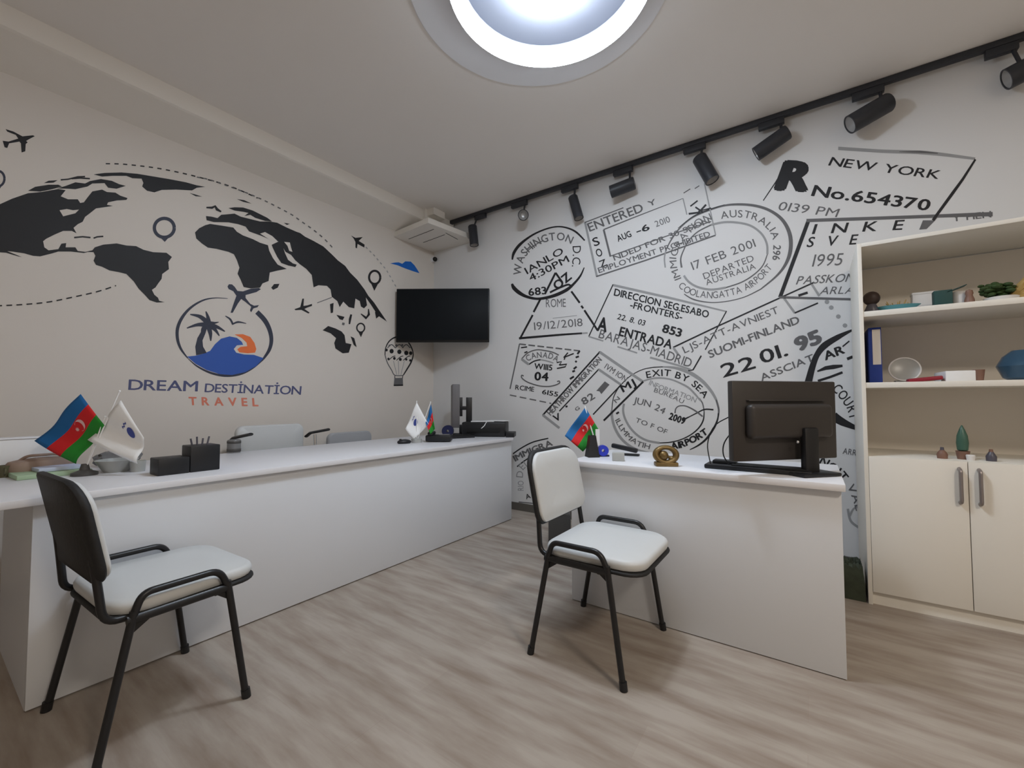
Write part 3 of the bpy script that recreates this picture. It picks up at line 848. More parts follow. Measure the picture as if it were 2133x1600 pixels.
p.text(K, 'A', Z9((335, 1068), (390, 1050)), 10, 0.012)
p.line(G, Z9((240, 1100), (420, 1118)), 2)
p.done(SN, wallR, 'curved IMMIGRATION stamp low beside the long desk')

# ------------------------------------------------------------------ desks
ZL = 0.722
d = thing('reception_desk', 'long white laminate reception desk along the map wall', 'desk', (0.88, -1.75, 0))
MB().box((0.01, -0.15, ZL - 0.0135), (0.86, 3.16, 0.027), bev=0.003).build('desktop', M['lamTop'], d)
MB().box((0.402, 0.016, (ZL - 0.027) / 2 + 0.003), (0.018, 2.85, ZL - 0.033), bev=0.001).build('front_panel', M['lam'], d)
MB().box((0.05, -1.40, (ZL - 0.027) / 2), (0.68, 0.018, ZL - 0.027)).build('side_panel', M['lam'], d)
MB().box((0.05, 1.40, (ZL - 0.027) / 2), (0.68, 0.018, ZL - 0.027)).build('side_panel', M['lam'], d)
ZR = 0.733
d = thing('office_desk', 'smaller white laminate desk with a monitor in front of the stamp wall', 'desk', (3.0, -1.1, 0))
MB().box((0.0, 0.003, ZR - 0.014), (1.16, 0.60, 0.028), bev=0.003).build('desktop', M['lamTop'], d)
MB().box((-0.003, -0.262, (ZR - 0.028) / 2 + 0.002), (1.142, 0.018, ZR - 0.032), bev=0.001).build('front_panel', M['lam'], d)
MB().box((-0.55, 0.02, (ZR - 0.028) / 2), (0.018, 0.54, ZR - 0.028)).build('side_panel', M['lam'], d)
MB().box((0.55, 0.02, (ZR - 0.028) / 2), (0.018, 0.54, ZR - 0.028)).build('side_panel', M['lam'], d)

# ------------------------------------------------------------------ visitor chairs (local +y is the front)
def visitor_chair(label):
    t = thing('visitor_chair', label, 'chair', group='visitor chairs in front of the desks')
    sz = 0.437
    # seat cushion over a black pan
    b = rslab(0.45, 0.425, 0.042, 0.09, 0.035, bow=0.004, taper=0.06)
    for v in b.verts:
        v.co.z += 0.012 - 0.10 * max(0, v.co.y - 0.12) ** 1.3 + sz - 0.02
        v.co.y += 0.045
    m = MB()
    m._take(b)
    m.build('seat', M['chairW'], t)
    b = rslab(0.46, 0.435, 0.016, 0.09, 0.02, taper=0.06)
    for v in b.verts:
        v.co.z += sz - 0.036 - 0.10 * max(0, v.co.y - 0.12) ** 1.3
        v.co.y += 0.045
    m = MB()
    m._take(b)
    m.build('seat_pan', M['chairK'], t)
    # backrest: cushion and shell, bowed and leaning
    def back(w, h, th, rad, off):
        b = rslab(w, h, th, rad, 0.03, bow=0.004, rad2=rad * 0.62)
        for v in b.verts:
            x, y, z = v.co
            bowd = -0.022 * (1 - (x / 0.22) ** 2)
            yy = z + off + bowd - 0.168 - 0.098 * (y / 0.30 + 0.5) * 0.62
            v.co = Vector((x, yy, 0.67 + y))
        return b
    m = MB()
    m._take(back(0.425, 0.29, 0.024, 0.085, 0.006))
    m.build('backrest', M['chairW'], t)
    m = MB()
    m._take(back(0.445, 0.31, 0.026, 0.09, -0.010))
    m.build('backrest_shell', M['chairK'], t)
    for s in (-1, 1):
        x = s * 0.238
        # legs splay out to the floor
        MB().tube([(x, -0.118, sz - 0.012), (s * 0.250, -0.197, 0.012)], 0.0115, flat=1.0).cyl((s * 0.251, -0.200, 0.0), (s * 0.2495, -0.196, 0.03), 0.0145).build('leg', M['tube'], t)
        MB().tube([(x, 0.135, sz - 0.012), (s * 0.250, 0.197, 0.012)], 0.0115).cyl((s * 0.251, 0.200, 0.0), (s * 0.2495, 0.196, 0.03), 0.0145).build('leg', M['tube'], t)
        # looped rail that rises above the seat side
        MB().tube([(x, -0.118, sz - 0.02), (x, -0.100, sz + 0.034), (x, 0.108, sz + 0.034), (x, 0.137, sz - 0.03)], 0.011, fillet=0.05).build('side_loop', M['tube'], t)
        MB().tube([(x, -0.135, sz - 0.035), (x, 0.14, sz - 0.034)], 0.011, flat=1.2).faces(
            [(x, 0.132, sz - 0.035), (x, 0.085, sz - 0.035), (x, 0.137, sz - 0.075), (x, -0.12, sz - 0.035), (x, -0.06, sz - 0.035), (x, -0.125, sz - 0.08)], [(0, 1, 2), (3, 4, 5)]).build('seat_rail', M['tube'], t)
        # back upright
        MB().tube([(s * 0.205, -0.02, sz - 0.038), (s * 0.205, -0.178, sz - 0.034), (s * 0.19, -0.196, 0.56), (s * 0.18, -0.215, 0.70)], 0.011, fillet=0.04).build('back_support', M['tube'], t)
    MB().tube([(-0.24, 0.10, sz - 0.04), (0.24, 0.10, sz - 0.04)], 0.010).tube([(-0.24, -0.10, sz - 0.04), (0.24, -0.10, sz - 0.04)], 0.010).build('cross_bar', M['tube'], t)
    return t

cA = visitor_chair('white padded chair on black tube legs against the smaller desk')
cA.location = (2.703, -1.648, 0)
cA.rotation_euler = (0, 0, -PI / 2)
cB = copy_tree(cA)
cB['label'] = 'white seated chair showing its black back, beside the long reception desk'
cB.location = (1.574, -2.905, 0)
cB.rotation_euler = (0, 0, R(2.5))

# ------------------------------------------------------------------ office chairs behind the long desk
def office_chair(label, loc, rz, cushion, w, top, arm=None):
    t = thing('office_chair', label, 'chair', loc, rz, 'office chairs behind the long desk')
    for k in range(5):
        a = 2 * PI * k / 5
        l = MB().tube([(0.03 * math.cos(a), 0.03 * math.sin(a), 0.09), (0.24 * math.cos(a), 0.24 * math.sin(a), 0.065)], 0.016).sph((0.24 * math.cos(a), 0.24 * math.sin(a), 0.028), 0.028)
        l.build('leg', M['chrome'], t)
    MB().cyl((0, 0, 0.07), (0, 0, 0.42), 0.022).build('column', M['chrome'], t)
    m = MB()
    b = rslab(w, 0.44, 0.07, 0.08, 0.03, bow=0.01)
    bmesh.ops.translate(b, verts=b.verts, vec=(0, 0.02, 0.45))
    m._take(b)
    m.build('seat', M[cushion], t)
    m = MB()
    h = top - 0.50
    b = rslab(w, h, 0.05, 0.05, 0.03, bow=0.004)
    for v in b.verts:
        x, y, z = v.co
        v.co = Vector((x, z - 0.20, 0.50 + h / 2 + y))
    m._take(b)
    m.build('backrest', M[cushion], t)
    MB().tube([(0, -0.05, 0.42), (0, -0.24, 0.43), (0, -0.25, 0.62)], 0.018, fillet=0.05).build('back_support', M['chrome'], t)
    if arm:
        for s in (-1, 1):
            x = s * (w / 2 + 0.03)
            MB().tube([(x, -0.20, arm - 0.03), (x, -0.14, arm), (x, 0.10, arm + 0.035)], 0.017, flat=0.6).build('armrest', M['black'], t)
            MB().tube([(x, -0.08, arm - 0.01), (x, -0.05, 0.45), (s * 0.1, 0, 0.43)], 0.011, fillet=0.04).build('arm_support', M['chrome'], t)
    return t

P0 = un(501, 889, 0, 0.30); P1 = un(642, 892, 0, 0.30)
cw = (P1 - P0).length
office_chair('white chair with black armrest, its back showing behind the long desk', (0.42, (P0.y + P1.y) / 2, 0), -PI / 2, 'chairW', cw, P0.z, 0.80)
P0 = un(712, 902, 0, 0.28); P1 = un(762, 902, 0, 0.28)
office_chair('pale grey chair back just showing behind the empty stretch of the long desk', (0.42, (P0.y + P1.y) / 2, 0), -PI / 2, 'seatG', 0.42, P0.z)

# ------------------------------------------------------------------ TV in the corner
tvc = ud(922, 657, (0.43, -0.33, 0))
tva = R(57)
tn = Vector((math.cos(tva), -math.sin(tva), 0))
t = thing('television', 'black flat television mounted across the room corner', 'television', tvc, math.atan2(tn.y, tn.x) + PI / 2)
t.rotation_euler[1] = R(0.3)
TW, TH = 0.945, 0.545
MB().box((0, 0.012, 0), (TW, 0.04, TH), bev=0.006).build('television_frame', M['tvF'], t)
MB().box((0, -0.0095, 0.006), (TW - 0.018, 0.006, TH - 0.03), bev=0.001).build('screen', M['tvK'], t)
MB().box((0, 0.075, 0), (0.28, 0.02, 0.2)).box((0, 0.05, 0), (0.1, 0.05, 0.1)).box((0, 0.17, 0), (0.06, 0.2, 0.06)).build('wall_bracket', M['tvF'], t)
# small dome camera under the boxed corner
pc = un(906, 540, 0, 0.045)
t = thing('security_camera', 'tiny round black camera on the wall under the corner box', 'camera', pc)
MB().cyl((-0.045, 0, 0), (-0.012, 0, 0), 0.028).build('mount', M['lampW'], t)
MB().sph((0.0, 0, 0), 0.026).build('lens_dome', M['tvF'], t)

# ------------------------------------------------------------------ track and spotlights
ty = -0.062
t = thing('lighting_track', 'black ceiling track carrying the spotlights', 'track', (3.2, ty, CZ))
MB().box((0, 0, -0.0185), (5.96, 0.036, 0.034), bev=0.002).build('rail', M['track'], t)
MB().box((-2.985, 0, -0.0185), (0.03, 0.04, 0.038), bev=0.003).build('end_cap', M['tvF'], t)

def spotlight(label, a0, a1, h0, h1, rad, dy=0.0, face=None):
    """a0,a1: ends of the adapter; h0,h1: rear and mouth of the lamp head, as seen in the photograph"""
    A0, A1 = un(*a0, 1, ty), un(*a1, 1, ty)
    xa, xb = min(A0.x, A1.x), max(A0.x, A1.x)
    H0 = un(*h0, 1, ty - 0.03)
    H1 = un(*h1, 1, ty - 0.03 - dy)
    if face:
        H1 = H0 + (CAM - H0).normalized() * face
    base = Vector(((xa + xb) / 2, ty, CZ - 0.036))
    t = thing('track_spotlight', label, 'spotlight', base, 0, 'spotlights on the black track')
    zc = -0.022
    MB().box((0, 0, zc), (xb - xa, 0.034, 0.044), bev=0.004).build('adapter', M['track'], t)
    h0_, h1_ = H0 - base, H1 - base
    ax = (h1_ - h0_).normalized()
    L = (h1_ - h0_).length
    q = Vector((0, 0, 1)).rotation_difference(ax).to_matrix().to_4x4()
    mt = Matrix.Translation(h0_) @ q
    MB().lathe([(0, 0), (rad * 0.9, 0), (rad, rad * 0.15), (rad, L), (rad * 0.86, L), (rad * 0.84, L - 0.012)], mtx=mt, n=22).build('lamp_head', M['spot'], t)
    MB().lathe([(rad * 0.85, L - 0.004), (rad * 0.78, L - 0.03), (rad * 0.4, L - 0.06), (0, L - 0.065)], mtx=mt, n=22).build('reflector', M['lens'], t)
    mid = h0_ + ax * min(L * 0.3, 0.04)
    sx = max(-(xb - xa) / 2 + 0.02, min((xb - xa) / 2 - 0.02, mid.x))
    MB().tube([(sx, 0, zc - 0.015), (sx, -0.01, zc - 0.03), tuple(mid)], 0.009).build('stem', M['spot'], t)

spotlight('black spotlight pointing straight down at the corner end of the track', (990, 463), (1012, 456), (984, 471), (988, 511), 0.046)
spotlight('black spotlight whose round mouth faces the room above the Washington stamp', (1066, 446), (1098, 434), (1090, 448), (1091, 460), 0.05, face=0.12)
spotlight('black spotlight pointing steeply down left of the ENTERED stamp', (1170, 408), (1204, 396), (1193, 410), (1206, 455), 0.042)
spotlight('black spotlight lying sideways above the word ENTERED', (1278, 372), (1318, 357), (1322, 381), (1272, 400), 0.05, dy=0.03)
spotlight('black spotlight pointing down to the right above the Australia stamp', (1424, 325), (1470, 306), (1456, 328), (1484, 376), 0.05)
spotlight('black spotlight angled down left above the large letter R', (1580, 280), (1634, 255), (1642, 274), (1574, 322), 0.05)
spotlight('black spotlight with a pale mouth above the words NEW YORK', (1775, 216), (1842, 184), (1853, 212), (1770, 260), 0.056, dy=0.05)
spotlight('black spotlight cut by the frame at the near end of the track', (2052, 140), (2122, 110), (2150, 138), (2096, 166), 0.056)

# ------------------------------------------------------------------ ceiling lamp
LC = Vector((2.571, -1.828, CZ))
t = thing('ceiling_lamp', 'large glowing round ceiling lamp with a bright outer ring', 'lamp', LC)
MB().lathe([(0, -0.012), (0.615, -0.012), (0.62, -0.008), (0.62, 0)], c=(-0.10, 0.07, 0), n=64).build('halo_disc', M['lampW'], t)  # added pale disc imitating the lamp's halo of light on the ceiling
MB().lathe([(0.40, -0.112), (0.41, -0.120), (0.43, -0.124), (0.447, -0.120), (0.456, -0.112), (0.40, -0.112)], n=72).build('ring', M['lampRing'], t)
MB().lathe([(0.40, -0.110), (0.457, -0.110), (0.457, -0.03), (0.40, -0.03), (0.40, -0.110)], n=72).build('ring_band', M['lampDish'], t)
MB().lathe([(0.40, -0.035), (0.2, -0.035), (0, -0.035)], n=48).cyl((0, 0, -0.035), (0, 0, -0.012), 0.1).build('reflector', M['lampDish'], t)
MB().lathe([(0.10, -0.036), (0.125, -0.07), (0.13, -0.10), (0.12, -0.135), (0.085, -0.160), (0.04, -0.170), (0, -0.172)], n=48).build('diffuser', M['lampCore'], t)

# ------------------------------------------------------------------ flags
def cloth(mb_list, corners, split, P, rz=0.0, wave=0.012, off=0.0, n=14):
    """patches of a hanging cloth: corners in pixels H0,F0,F1,H1; split = fractions across the stripes"""
    H0, F0, F1, H1 = [ud(x, y, P, rz) for x, y in corners]
    nrm = Vector((math.sin(YAW), -math.cos(YAW), 0))
    def pt(u, v):
        a = H0.lerp(F0, u); b = H1.lerp(F1, u)
        q = a.lerp(b, v)
        return q + nrm * (wave * math.sin(u * 7 + v * 2.2) * (0.3 + u) + off)
    return pt

def flag_part(name, m, pt, u0, u1, v0, v1, parent, base, n=12, th=0.0012):
    vs, fs = [], []
    for j in range(n + 1):
        for i in range(n + 1):
            vs.append(pt(u0 + (u1 - u0) * i / n, v0 + (v1 - v0) * j / n) - base)
    for j in range(n):
        for i in range(n):
            a = j * (n + 1) + i
            fs.append((a, a + 1, a + n + 2, a + n + 1))
    return MB().faces(vs, fs).build(name, m, parent, solid=th)

def azeri(parent, base, corners, rz=0.0, pre='flag_cloth', thick=0.0012):
    pt = cloth(None, corners, None, base, rz)
    vs, fs = [], []
    n = 15
    me_m = ['fBlue', 'fRed', 'fGreen']
    for j in range(n + 1):
        for i in range(n + 1):
            vs.append(pt(i / n, j / n) - base)
    for j in range(n):
        for i in range(n):
            a = j * (n + 1) + i
            fs.append((a, a + 1, a + n + 2, a + n + 1))
    o = MB().faces(vs, fs).build(pre, M['fBlue'], parent, solid=thick)
    o.data.materials.append(M['fRed'])
    o.data.materials.append(M['fGreen'])
    for k, pl in enumerate(o.data.polygons):
        pl.material_index = min(2, (k // n) * 3 // n)
    # crescent and star lie on the red stripe
    pt2 = cloth(None, corners, None, base, rz, off=0.0022)
    m = MB()
    vs, fs = [], []
    k = 18
    for i in range(k + 1):
        a = R(48 + 264 * i / k)
        u, v = 0.37 + 0.105 * math.cos(a), 0.5 + 0.135 * math.sin(a)
        vs.append(pt2(u, v) - base)
        vs.append(pt2(u + 0.062 * math.sin(PI * i / k), v) - base)
    for i in range(k):
        fs.append((2 * i, 2 * i + 1, 2 * i + 3, 2 * i + 2))
    st = len(vs)
    for i in range(16):
        a = 2 * PI * i / 16
        r = 1.0 if i % 2 == 0 else 0.5
        vs.append(pt2(0.47 + 0.042 * r * math.cos(a), 0.5 + 0.062 * r * math.sin(a)) - base)
    fs.append(tuple(range(st, st + 16)))
    MB().faces(vs, fs).build('crescent_emblem', M['pink'], o)
    return o

def white_flag(parent, base, corners, lx, rz=0.0):
    pt = cloth(None, corners, None, base, rz)
    o = flag_part('company_flag_cloth', M['fWhite'], pt, 0, 1, 0, 1, parent, base)
    pt2 = cloth(None, corners, None, base, rz, off=0.0022)
    u, v, s = lx
    vs = [pt2(u + s * math.cos(2 * PI * k / 18), v + s * math.sin(2 * PI * k / 18)) - base for k in range(18)]
    e = MB().faces(vs, [tuple(range(18))])
    vs = [pt2(u - s * 0.9 + s * 0.12 * k, v - s * 1.9 + 0.02 * math.sin(k)) - base for k in range(14)] + [pt2(u - s * 0.9 + s * 0.12 * k, v - s * 1.9 + 0.035 + 0.02 * math.sin(k)) - base for k in range(14)]
    e.faces(vs, [(k, k + 1, 15 + k, 14 + k) for k in range(13)])
    e.build('logo_emblem', M['logoB'], o)
    return o

def pole(parent, base, a, b, r=0.0028):
    A, B = ud(*a, base) - base, ud(*b, base) - base
    MB().cyl(A, B, r, n=10).sph(B, r * 1.7, n=8).build('flag_pole', M['fWhite'], parent)

B = un(176, 990, 2, ZL); B.z = ZL
t = thing('table_flag_stand', 'pair of table flags, Azerbaijani and white, at the near end of the long desk', 'flags', B, 0, 'table flag pairs on the long desk')
MB().lathe([(0, 0), (0.045, 0), (0.045, 0.012), (0.018, 0.024), (0.012, 0.05), (0, 0.05)]).build('base', M['bin'], t)
pole(t, B, (178, 975), (219, 868))
pole(t, B, (180, 972), (249, 815))
azeri(t, B, ((168, 821), (77, 918), (160, 966), (219, 886)))
white_flag(t, B, ((252, 834), (187, 916), (288, 966), (301, 912)), (0.30, 0.62, 0.12))

B = un(868, 922, 2, ZL); B.z = ZL
t = thing('table_flag_stand', 'pair of small table flags beside the mouse toward the far end of the long desk', 'flags', B, 0, 'table flag pairs on the long desk')
MB().lathe([(0, 0), (0.04, 0), (0.042, 0.03), (0.03, 0.035), (0, 0.035)]).build('base', M['frost'], t)
pole(t, B, (868, 915), (868, 836))
pole(t, B, (870, 915), (897, 838))
azeri(t, B, ((898, 842), (887, 880), (897, 905), (906, 893)), pre='flag_cloth')
white_flag(t, B, ((868, 838), (845, 893), (861, 917), (893, 884)), (0.5, 0.42, 0.13))

B = un(1246, 948, 2, ZR); B.z = ZR
t = thing('table_flag', 'single Azerbaijani table flag on the smaller desk', 'flag', B)
MB().lathe([(0, 0), (0.03, 0), (0.03, 0.008), (0.01, 0.014), (0, 0.014)]).build('base', M['fWhite'], t)
A_, B_ = ud(1247, 946, B) - B, ud(1218, 846, B) - B
MB().cyl(A_, B_, 0.004, n=10).build('flag_pole', M['fWhite'], t)
azeri(t, B, ((1219, 848), (1176, 908), (1214, 941), (1248, 897)))

# ------------------------------------------------------------------ things on the long desk
def at(px, py, z):
    q = un(px, py, 2, z)
    q.z = z
    return q

q = at(395, 985, ZL)
t = thing('desk_organizer', 'black stepped desk organizer holding pens on the long desk', 'organizer', q, 0)
MB().box((-0.055, -0.058, 0.037), (0.11, 0.116, 0.074), bev=0.004).build('tray', M['black'], t)
MB().box((-0.055, 0.062, 0.06), (0.11, 0.12, 0.12), bev=0.004).build('pen_box', M['black'], t)
for k in range(4):
    MB().cyl((-0.07 + 0.012 * k, 0.03 + 0.016 * k, 0.118), (-0.075 + 0.012 * k, 0.025 + 0.021 * k, 0.15 + 0.008 * (k % 2)), 0.004, n=8).build('pen', M['slate'], t)

q = at(487, 943, ZL)
t = thing('glass_jar', 'small grey glass jar with dark bands behind the desk organizer', 'jar', q)
MB().lathe([(0, 0), (0.036, 0), (0.038, 0.01), (0.038, 0.075), (0.034, 0.082), (0.03, 0.08), (0.03, 0.006), (0, 0.006)]).build('jar_body', M['smoke'], t)
MB().lathe([(0.0385, 0.008), (0.0385, 0.026)]).build('band', M['bin'], t, solid=0.001)
MB().lathe([(0.0385, 0.06), (0.0385, 0.074)]).build('band', M['bin'], t, solid=0.001)

q = at(243, 982, ZL)
t = thing('glass_bowl', 'shallow clear glass bowl beside the large flag pair', 'bowl', q)
MB().lathe([(0, 0), (0.045, 0), (0.05, 0.006), (0.078, 0.055), (0.074, 0.056), (0.045, 0.012), (0, 0.010)]).build('bowl', M['frost'], t)
q = at(287, 982, ZL)
t = thing('candle_cup', 'small cream candle cup between the glass bowl and the black organizer', 'candle', q)
MB().lathe([(0, 0), (0.026, 0), (0.03, 0.05), (0.027, 0.05), (0.024, 0.008), (0, 0.008)]).build('cup', M['frost'], t)
MB().lathe([(0, 0.009), (0.024, 0.009), (0.0255, 0.04), (0, 0.043)]).build('wax', M['cream'], t)
q = at(200, 978, ZL)
t = thing('clear_bag', 'crumpled clear plastic bag under the white table flag', 'bag', q)
b = bmesh.new()
bmesh.ops.create_icosphere(b, subdivisions=3, radius=0.07)
for v in b.verts:
    v.co = Vector((v.co.x * 0.8, v.co.y * 1.3, v.co.z * 0.62)) * (1 + 0.16 * math.sin(v.co.x * 90) * math.cos(v.co.y * 75 + v.co.z * 60))
    v.co.z = max(0.0, v.co.z + 0.035)
m = MB()
m._take(b, Matrix.Translation((-0.10, 0.1, 0)))
m.build('bag', M['smoke'], t)

# near left end of the long desk
q = un(30, 911, 0, 0.50)
t = thing('white_box', 'flat white box at the near left end of the long desk', 'box', (0.50, q.y - 0.03, ZL), 0.0)
bh = q.z - ZL
MB().box((0, 0, bh / 2 - 0.004), (0.07, 0.30, bh - 0.008), bev=0.004).build('box', M['paperW'], t)
MB().box((0, 0, bh - 0.004), (0.078, 0.31, 0.008), bev=0.002).build('box_lid', M['lamTop'], t)
q = at(40, 970, ZL)
t = thing('leather_bag', 'soft brown leather bag lying on the near end of the long desk', 'bag', (0.60, q.y + 0.02, ZL), 0.1)
m = MB()
b = rslab(0.10, 0.22, 0.06, 0.05, 0.05, bow=0.012)
bmesh.ops.translate(b, verts=b.verts, vec=(0, 0, 0.031))
m._take(b)
m.build('bag_body', M['brown'], t)
MB().tube([(0, -0.07, 0.063), (0.02, -0.05, 0.085), (0.02, 0.05, 0.085), (0, 0.07, 0.063)], 0.006, fillet=0.03).build('handle', M['brown'], t)
q = at(72, 984, ZL)
tag(MB().box((q.x + 0.17, q.y + 0.03, ZL + 0.010), (0.16, 0.23, 0.02), rz=0.05, bev=0.004).build('folder', M['greenP']), 'pale green folder at the near left end of the long desk', 'folder')
tag(MB().box((q.x + 0.16, q.y + 0.05, ZL + 0.029), (0.10, 0.14, 0.016), rz=0.1, bev=0.002).build('paper_stack', M['paperB']), 'bluish stack of paper lying on the pale green folder', 'paper')
q = at(8, 994, ZL)
t = thing('ceramic_cup', 'small olive cup at the left edge of the long desk', 'cup', q)
MB().lathe([(0, 0), (0.022, 0), (0.028, 0.05), (0.025, 0.05), (0.02, 0.006), (0, 0.006)]).build('cup_body', M['olive'], t)
MB().tube([(0.026, 0, 0.04), (0.042, 0, 0.036), (0.042, 0, 0.018), (0.024, 0, 0.014)], 0.0035, fillet=0.01).build('handle', M['olive'], t)
q = at(136, 978, ZL)
t = thing('small_vase', 'small dark olive vase behind the near flag stand', 'vase', q)
MB().lathe([(0, 0), (0.02, 0), (0.026, 0.02), (0.018, 0.045), (0.014, 0.06), (0.017, 0.07), (0.014, 0.07), (0.01, 0.05), (0, 0.05)]).build('vase', M['olive'], t)

# far end cluster
q = at(842, 924, ZL)
t = thing('computer_mouse', 'black computer mouse alone on the long desk', 'mouse', q, -0.4)
MB().sph((0, 0, 0.012), 0.05, (0.62, 1.1, 0.42)).build('mouse_body', M['black'], t)
MB().box((0, -0.03, 0.032), (0.006, 0.018, 0.008), bev=0.002).build('wheel', M['rubber'], t)
q = at(913, 921, ZL)
t = thing('desk_telephone', 'black desk telephone beside the small flag pair', 'telephone', q, R(35))
MB().box((0, 0.04, 0.03), (0.2, 0.12, 0.05), bev=0.01).build('telephone_base', M['black'], t)
MB().box((-0.06, 0.04, 0.067), (0.045, 0.13, 0.028), bev=0.01).build('handset', M['black'], t)
MB().box((0.045, 0.03, 0.056), (0.08, 0.07, 0.006), bev=0.002).build('keypad', M['monG'], t)
q = at(933, 909, ZL)
t = thing('tape_roll', 'dark blue roll standing behind the desk telephone', 'tape', q, R(35))
MB().lathe([(0.012, -0.03), (0.052, -0.03), (0.052, 0.03), (0.012, 0.03), (0.012, -0.03)], mtx=Matrix.Translation((0, 0, 0.05)) @ Matrix.Rotation(PI / 2, 4, 'X')).build('roll', M['navyP'], t)
q = at(965, 911, ZL)
t = thing('keyboard', 'flat black keyboard in front of the black printer', 'keyboard', (q.x + 0.01, q.y - 0.07, ZL), R(66))
MB().box((0, 0, 0.009), (0.26, 0.11, 0.018), bev=0.003).build('keyboard_body', M['black'], t)
MB().box((0, 0, 0.021), (0.24, 0.09, 0.006), bev=0.002).build('keys', M['rubber'], t)
# slim grey monitor seen from its edge, on a black H-shaped stand
Bm = ud(948, 905, (0.72, -0.40, 0)); Bm.z = ZL
t = thing('monitor', 'slim grey monitor seen edge-on at the far end of the long desk', 'monitor', Bm, 0)
def rel(px, py):
    return ud(px, py, Bm) - Bm
zt_, zb_ = rel(948, 801).z, rel(948, 890).z
view = (Bm - CAM); view.z = 0; view.normalize()
va = math.atan2(view.y, view.x)
sd = Vector((math.cos(va - PI / 2), math.sin(va - PI / 2), 0))
MB().box(tuple(view * 0.06 + Vector((0, 0, (zt_ + zb_) / 2))), (0.30, 0.07, zt_ - zb_), rz=va + 0.05, bev=0.006).build('screen_casing', M['monG'], t)
hw = abs((rel(960, 850) - rel(948, 850)).dot(sd))
for px, y0 in ((959, 865), (977, 880)):
    c = rel(px, 850)
    MB().box((c.x, c.y, (rel(px, 830).z + rel(px, y0).z) / 2), (0.056 if px > 970 else 0.040, 0.03, rel(px, 830).z - rel(px, y0).z + 0.02), rz=va + PI / 2, bev=0.003).build('stand_upright', M['monK'], t)
c = rel(968, 850)
MB().box(tuple(c), (0.085, 0.028, 0.036), rz=va + PI / 2, bev=0.003).build('stand_crossbar', M['monK'], t)
c = rel(962, 890)
MB().box((c.x, c.y, 0.008), (0.17, 0.14, 0.016), rz=va + PI / 2, bev=0.004).box((c.x, c.y, 0.05), (0.05, 0.03, 0.1), rz=va + PI / 2, bev=0.004).build('stand_base', M['monK'], t)
# printer
Bp = ud(1008, 910, (0.98, -0.43, 0)); Bp.z = ZL
pa = R(28)
t = thing('printer', 'black printer under loose papers at the far end of the long desk', 'printer', Bp, pa)
MB().box((0, 0.09, 0.066), (0.40, 0.24, 0.132), bev=0.012).build('printer_body', M['black'], t)
MB().box((0, -0.034, 0.06), (0.30, 0.012, 0.035), bev=0.002).build('paper_slot', M['rubber'], t)
MB().tube([(-0.045, -0.036, 0.05), (0.01, -0.036, 0.10), (0.03, -0.02, 0.137)], 0.004).build('cable', M['paperW'], t)
hb = Vector((math.cos(pa), math.sin(pa), 0))
vb = Vector((-math.sin(pa), math.cos(pa), 0))
for k, (dx, dy, dz, rz, lb) in enumerate(((-0.03, 0.08, 0.1345, 0.2, 'white sheets lying flat on the black printer'), (0.11, 0.10, 0.1400, -0.35, 'topmost crooked sheets on the black printer'))):
    w = Bp + hb * dx + vb * dy
    tag(MB().box((w.x, w.y, ZL + dz), (0.21, 0.15, 0.004), rz=pa + rz, bev=0.001).build('paper_sheets', M['paperW']), lb, 'paper', 'papers on the printer')
w = Bp + hb * 0.245 + vb * 0.02
tag(MB().box((w.x, w.y, ZL + 0.022), (0.075, 0.16, 0.044), rz=pa, bev=0.005).build('card_reader', M['black']), 'low black box right of the printer at the desk end', 'device')

# ------------------------------------------------------------------ things on the smaller desk
q = at(1237, 952, ZR)
t = thing('pen_holder', 'dark navy tapered pen holder beside the single table flag', 'holder', (q.x - 0.01, q.y, ZR))
MB().lathe([(0, 0), (0.046, 0), (0.03, 0.085), (0.024, 0.12), (0.02, 0.12), (0.026, 0.085), (0.04, 0.006), (0, 0.006)], n=4).build('holder_body', M['black'], t, smooth=False)
MB().box((0.028, 0.012, 0.11), (0.022, 0.004, 0.09), rz=0.6).build('card', M['paperW'], t)
q = at(1257, 950, ZR)
t = thing('tape_dispenser', 'bright blue tape roll on the smaller desk', 'tape', (q.x + 0.005, q.y - 0.02, ZR), R(35))
MB().lathe([(0.009, -0.016), (0.030, -0.016), (0.030, 0.016), (0.009, 0.016), (0.009, -0.016)], mtx=Matrix.Translation((0, 0, 0.034)) @ Matrix.Rotation(PI / 2, 4, 'X')).build('roll', M['tape'], t)
MB().box((0, 0, 0.005), (0.07, 0.026, 0.01), bev=0.003).build('base', M['navyP'], t)
q = at(1300, 950, ZR)
t = thing('stapler', 'black stapler lying behind the glass block', 'stapler', (q.x, q.y + 0.03, ZR), R(8))
MB().box((0, 0, 0.006), (0.15, 0.034, 0.012), bev=0.004).build('stapler_base', M['black'], t)
MB().box((-0.008, 0, 0.042), (0.15, 0.03, 0.026), bev=0.008, rot=Matrix.Rotation(R(10), 3, 'Y')).build('stapler_arm', M['black'], t)
q = at(1288, 960, ZR)
t = thing('glass_block', 'clear glass block standing before the stapler', 'ornament', (q.x, q.y, ZR), R(20))
MB().box((0, 0, 0.022), (0.062, 0.04, 0.044), bev=0.004).build('block', M['frost'], t)
q = at(1385, 972, ZR)
t = thing('brass_ornament', 'antique brass ring-shaped ornament on the smaller desk', 'ornament', (q.x, q.y + 0.02, ZR), R(30))
prof = [(0.044 + 0.014 * math.cos(2 * PI * k / 14), 0.018 * math.sin(2 * PI * k / 14)) for k in range(15)]
MB().lathe(prof, mtx=Matrix.Translation((0, 0, 0.054)) @ Matrix.Diagonal((1.08, 1, 0.8, 1)) @ Matrix.Rotation(R(80), 4, 'X'), n=36).build('ring', M['gold'], t)
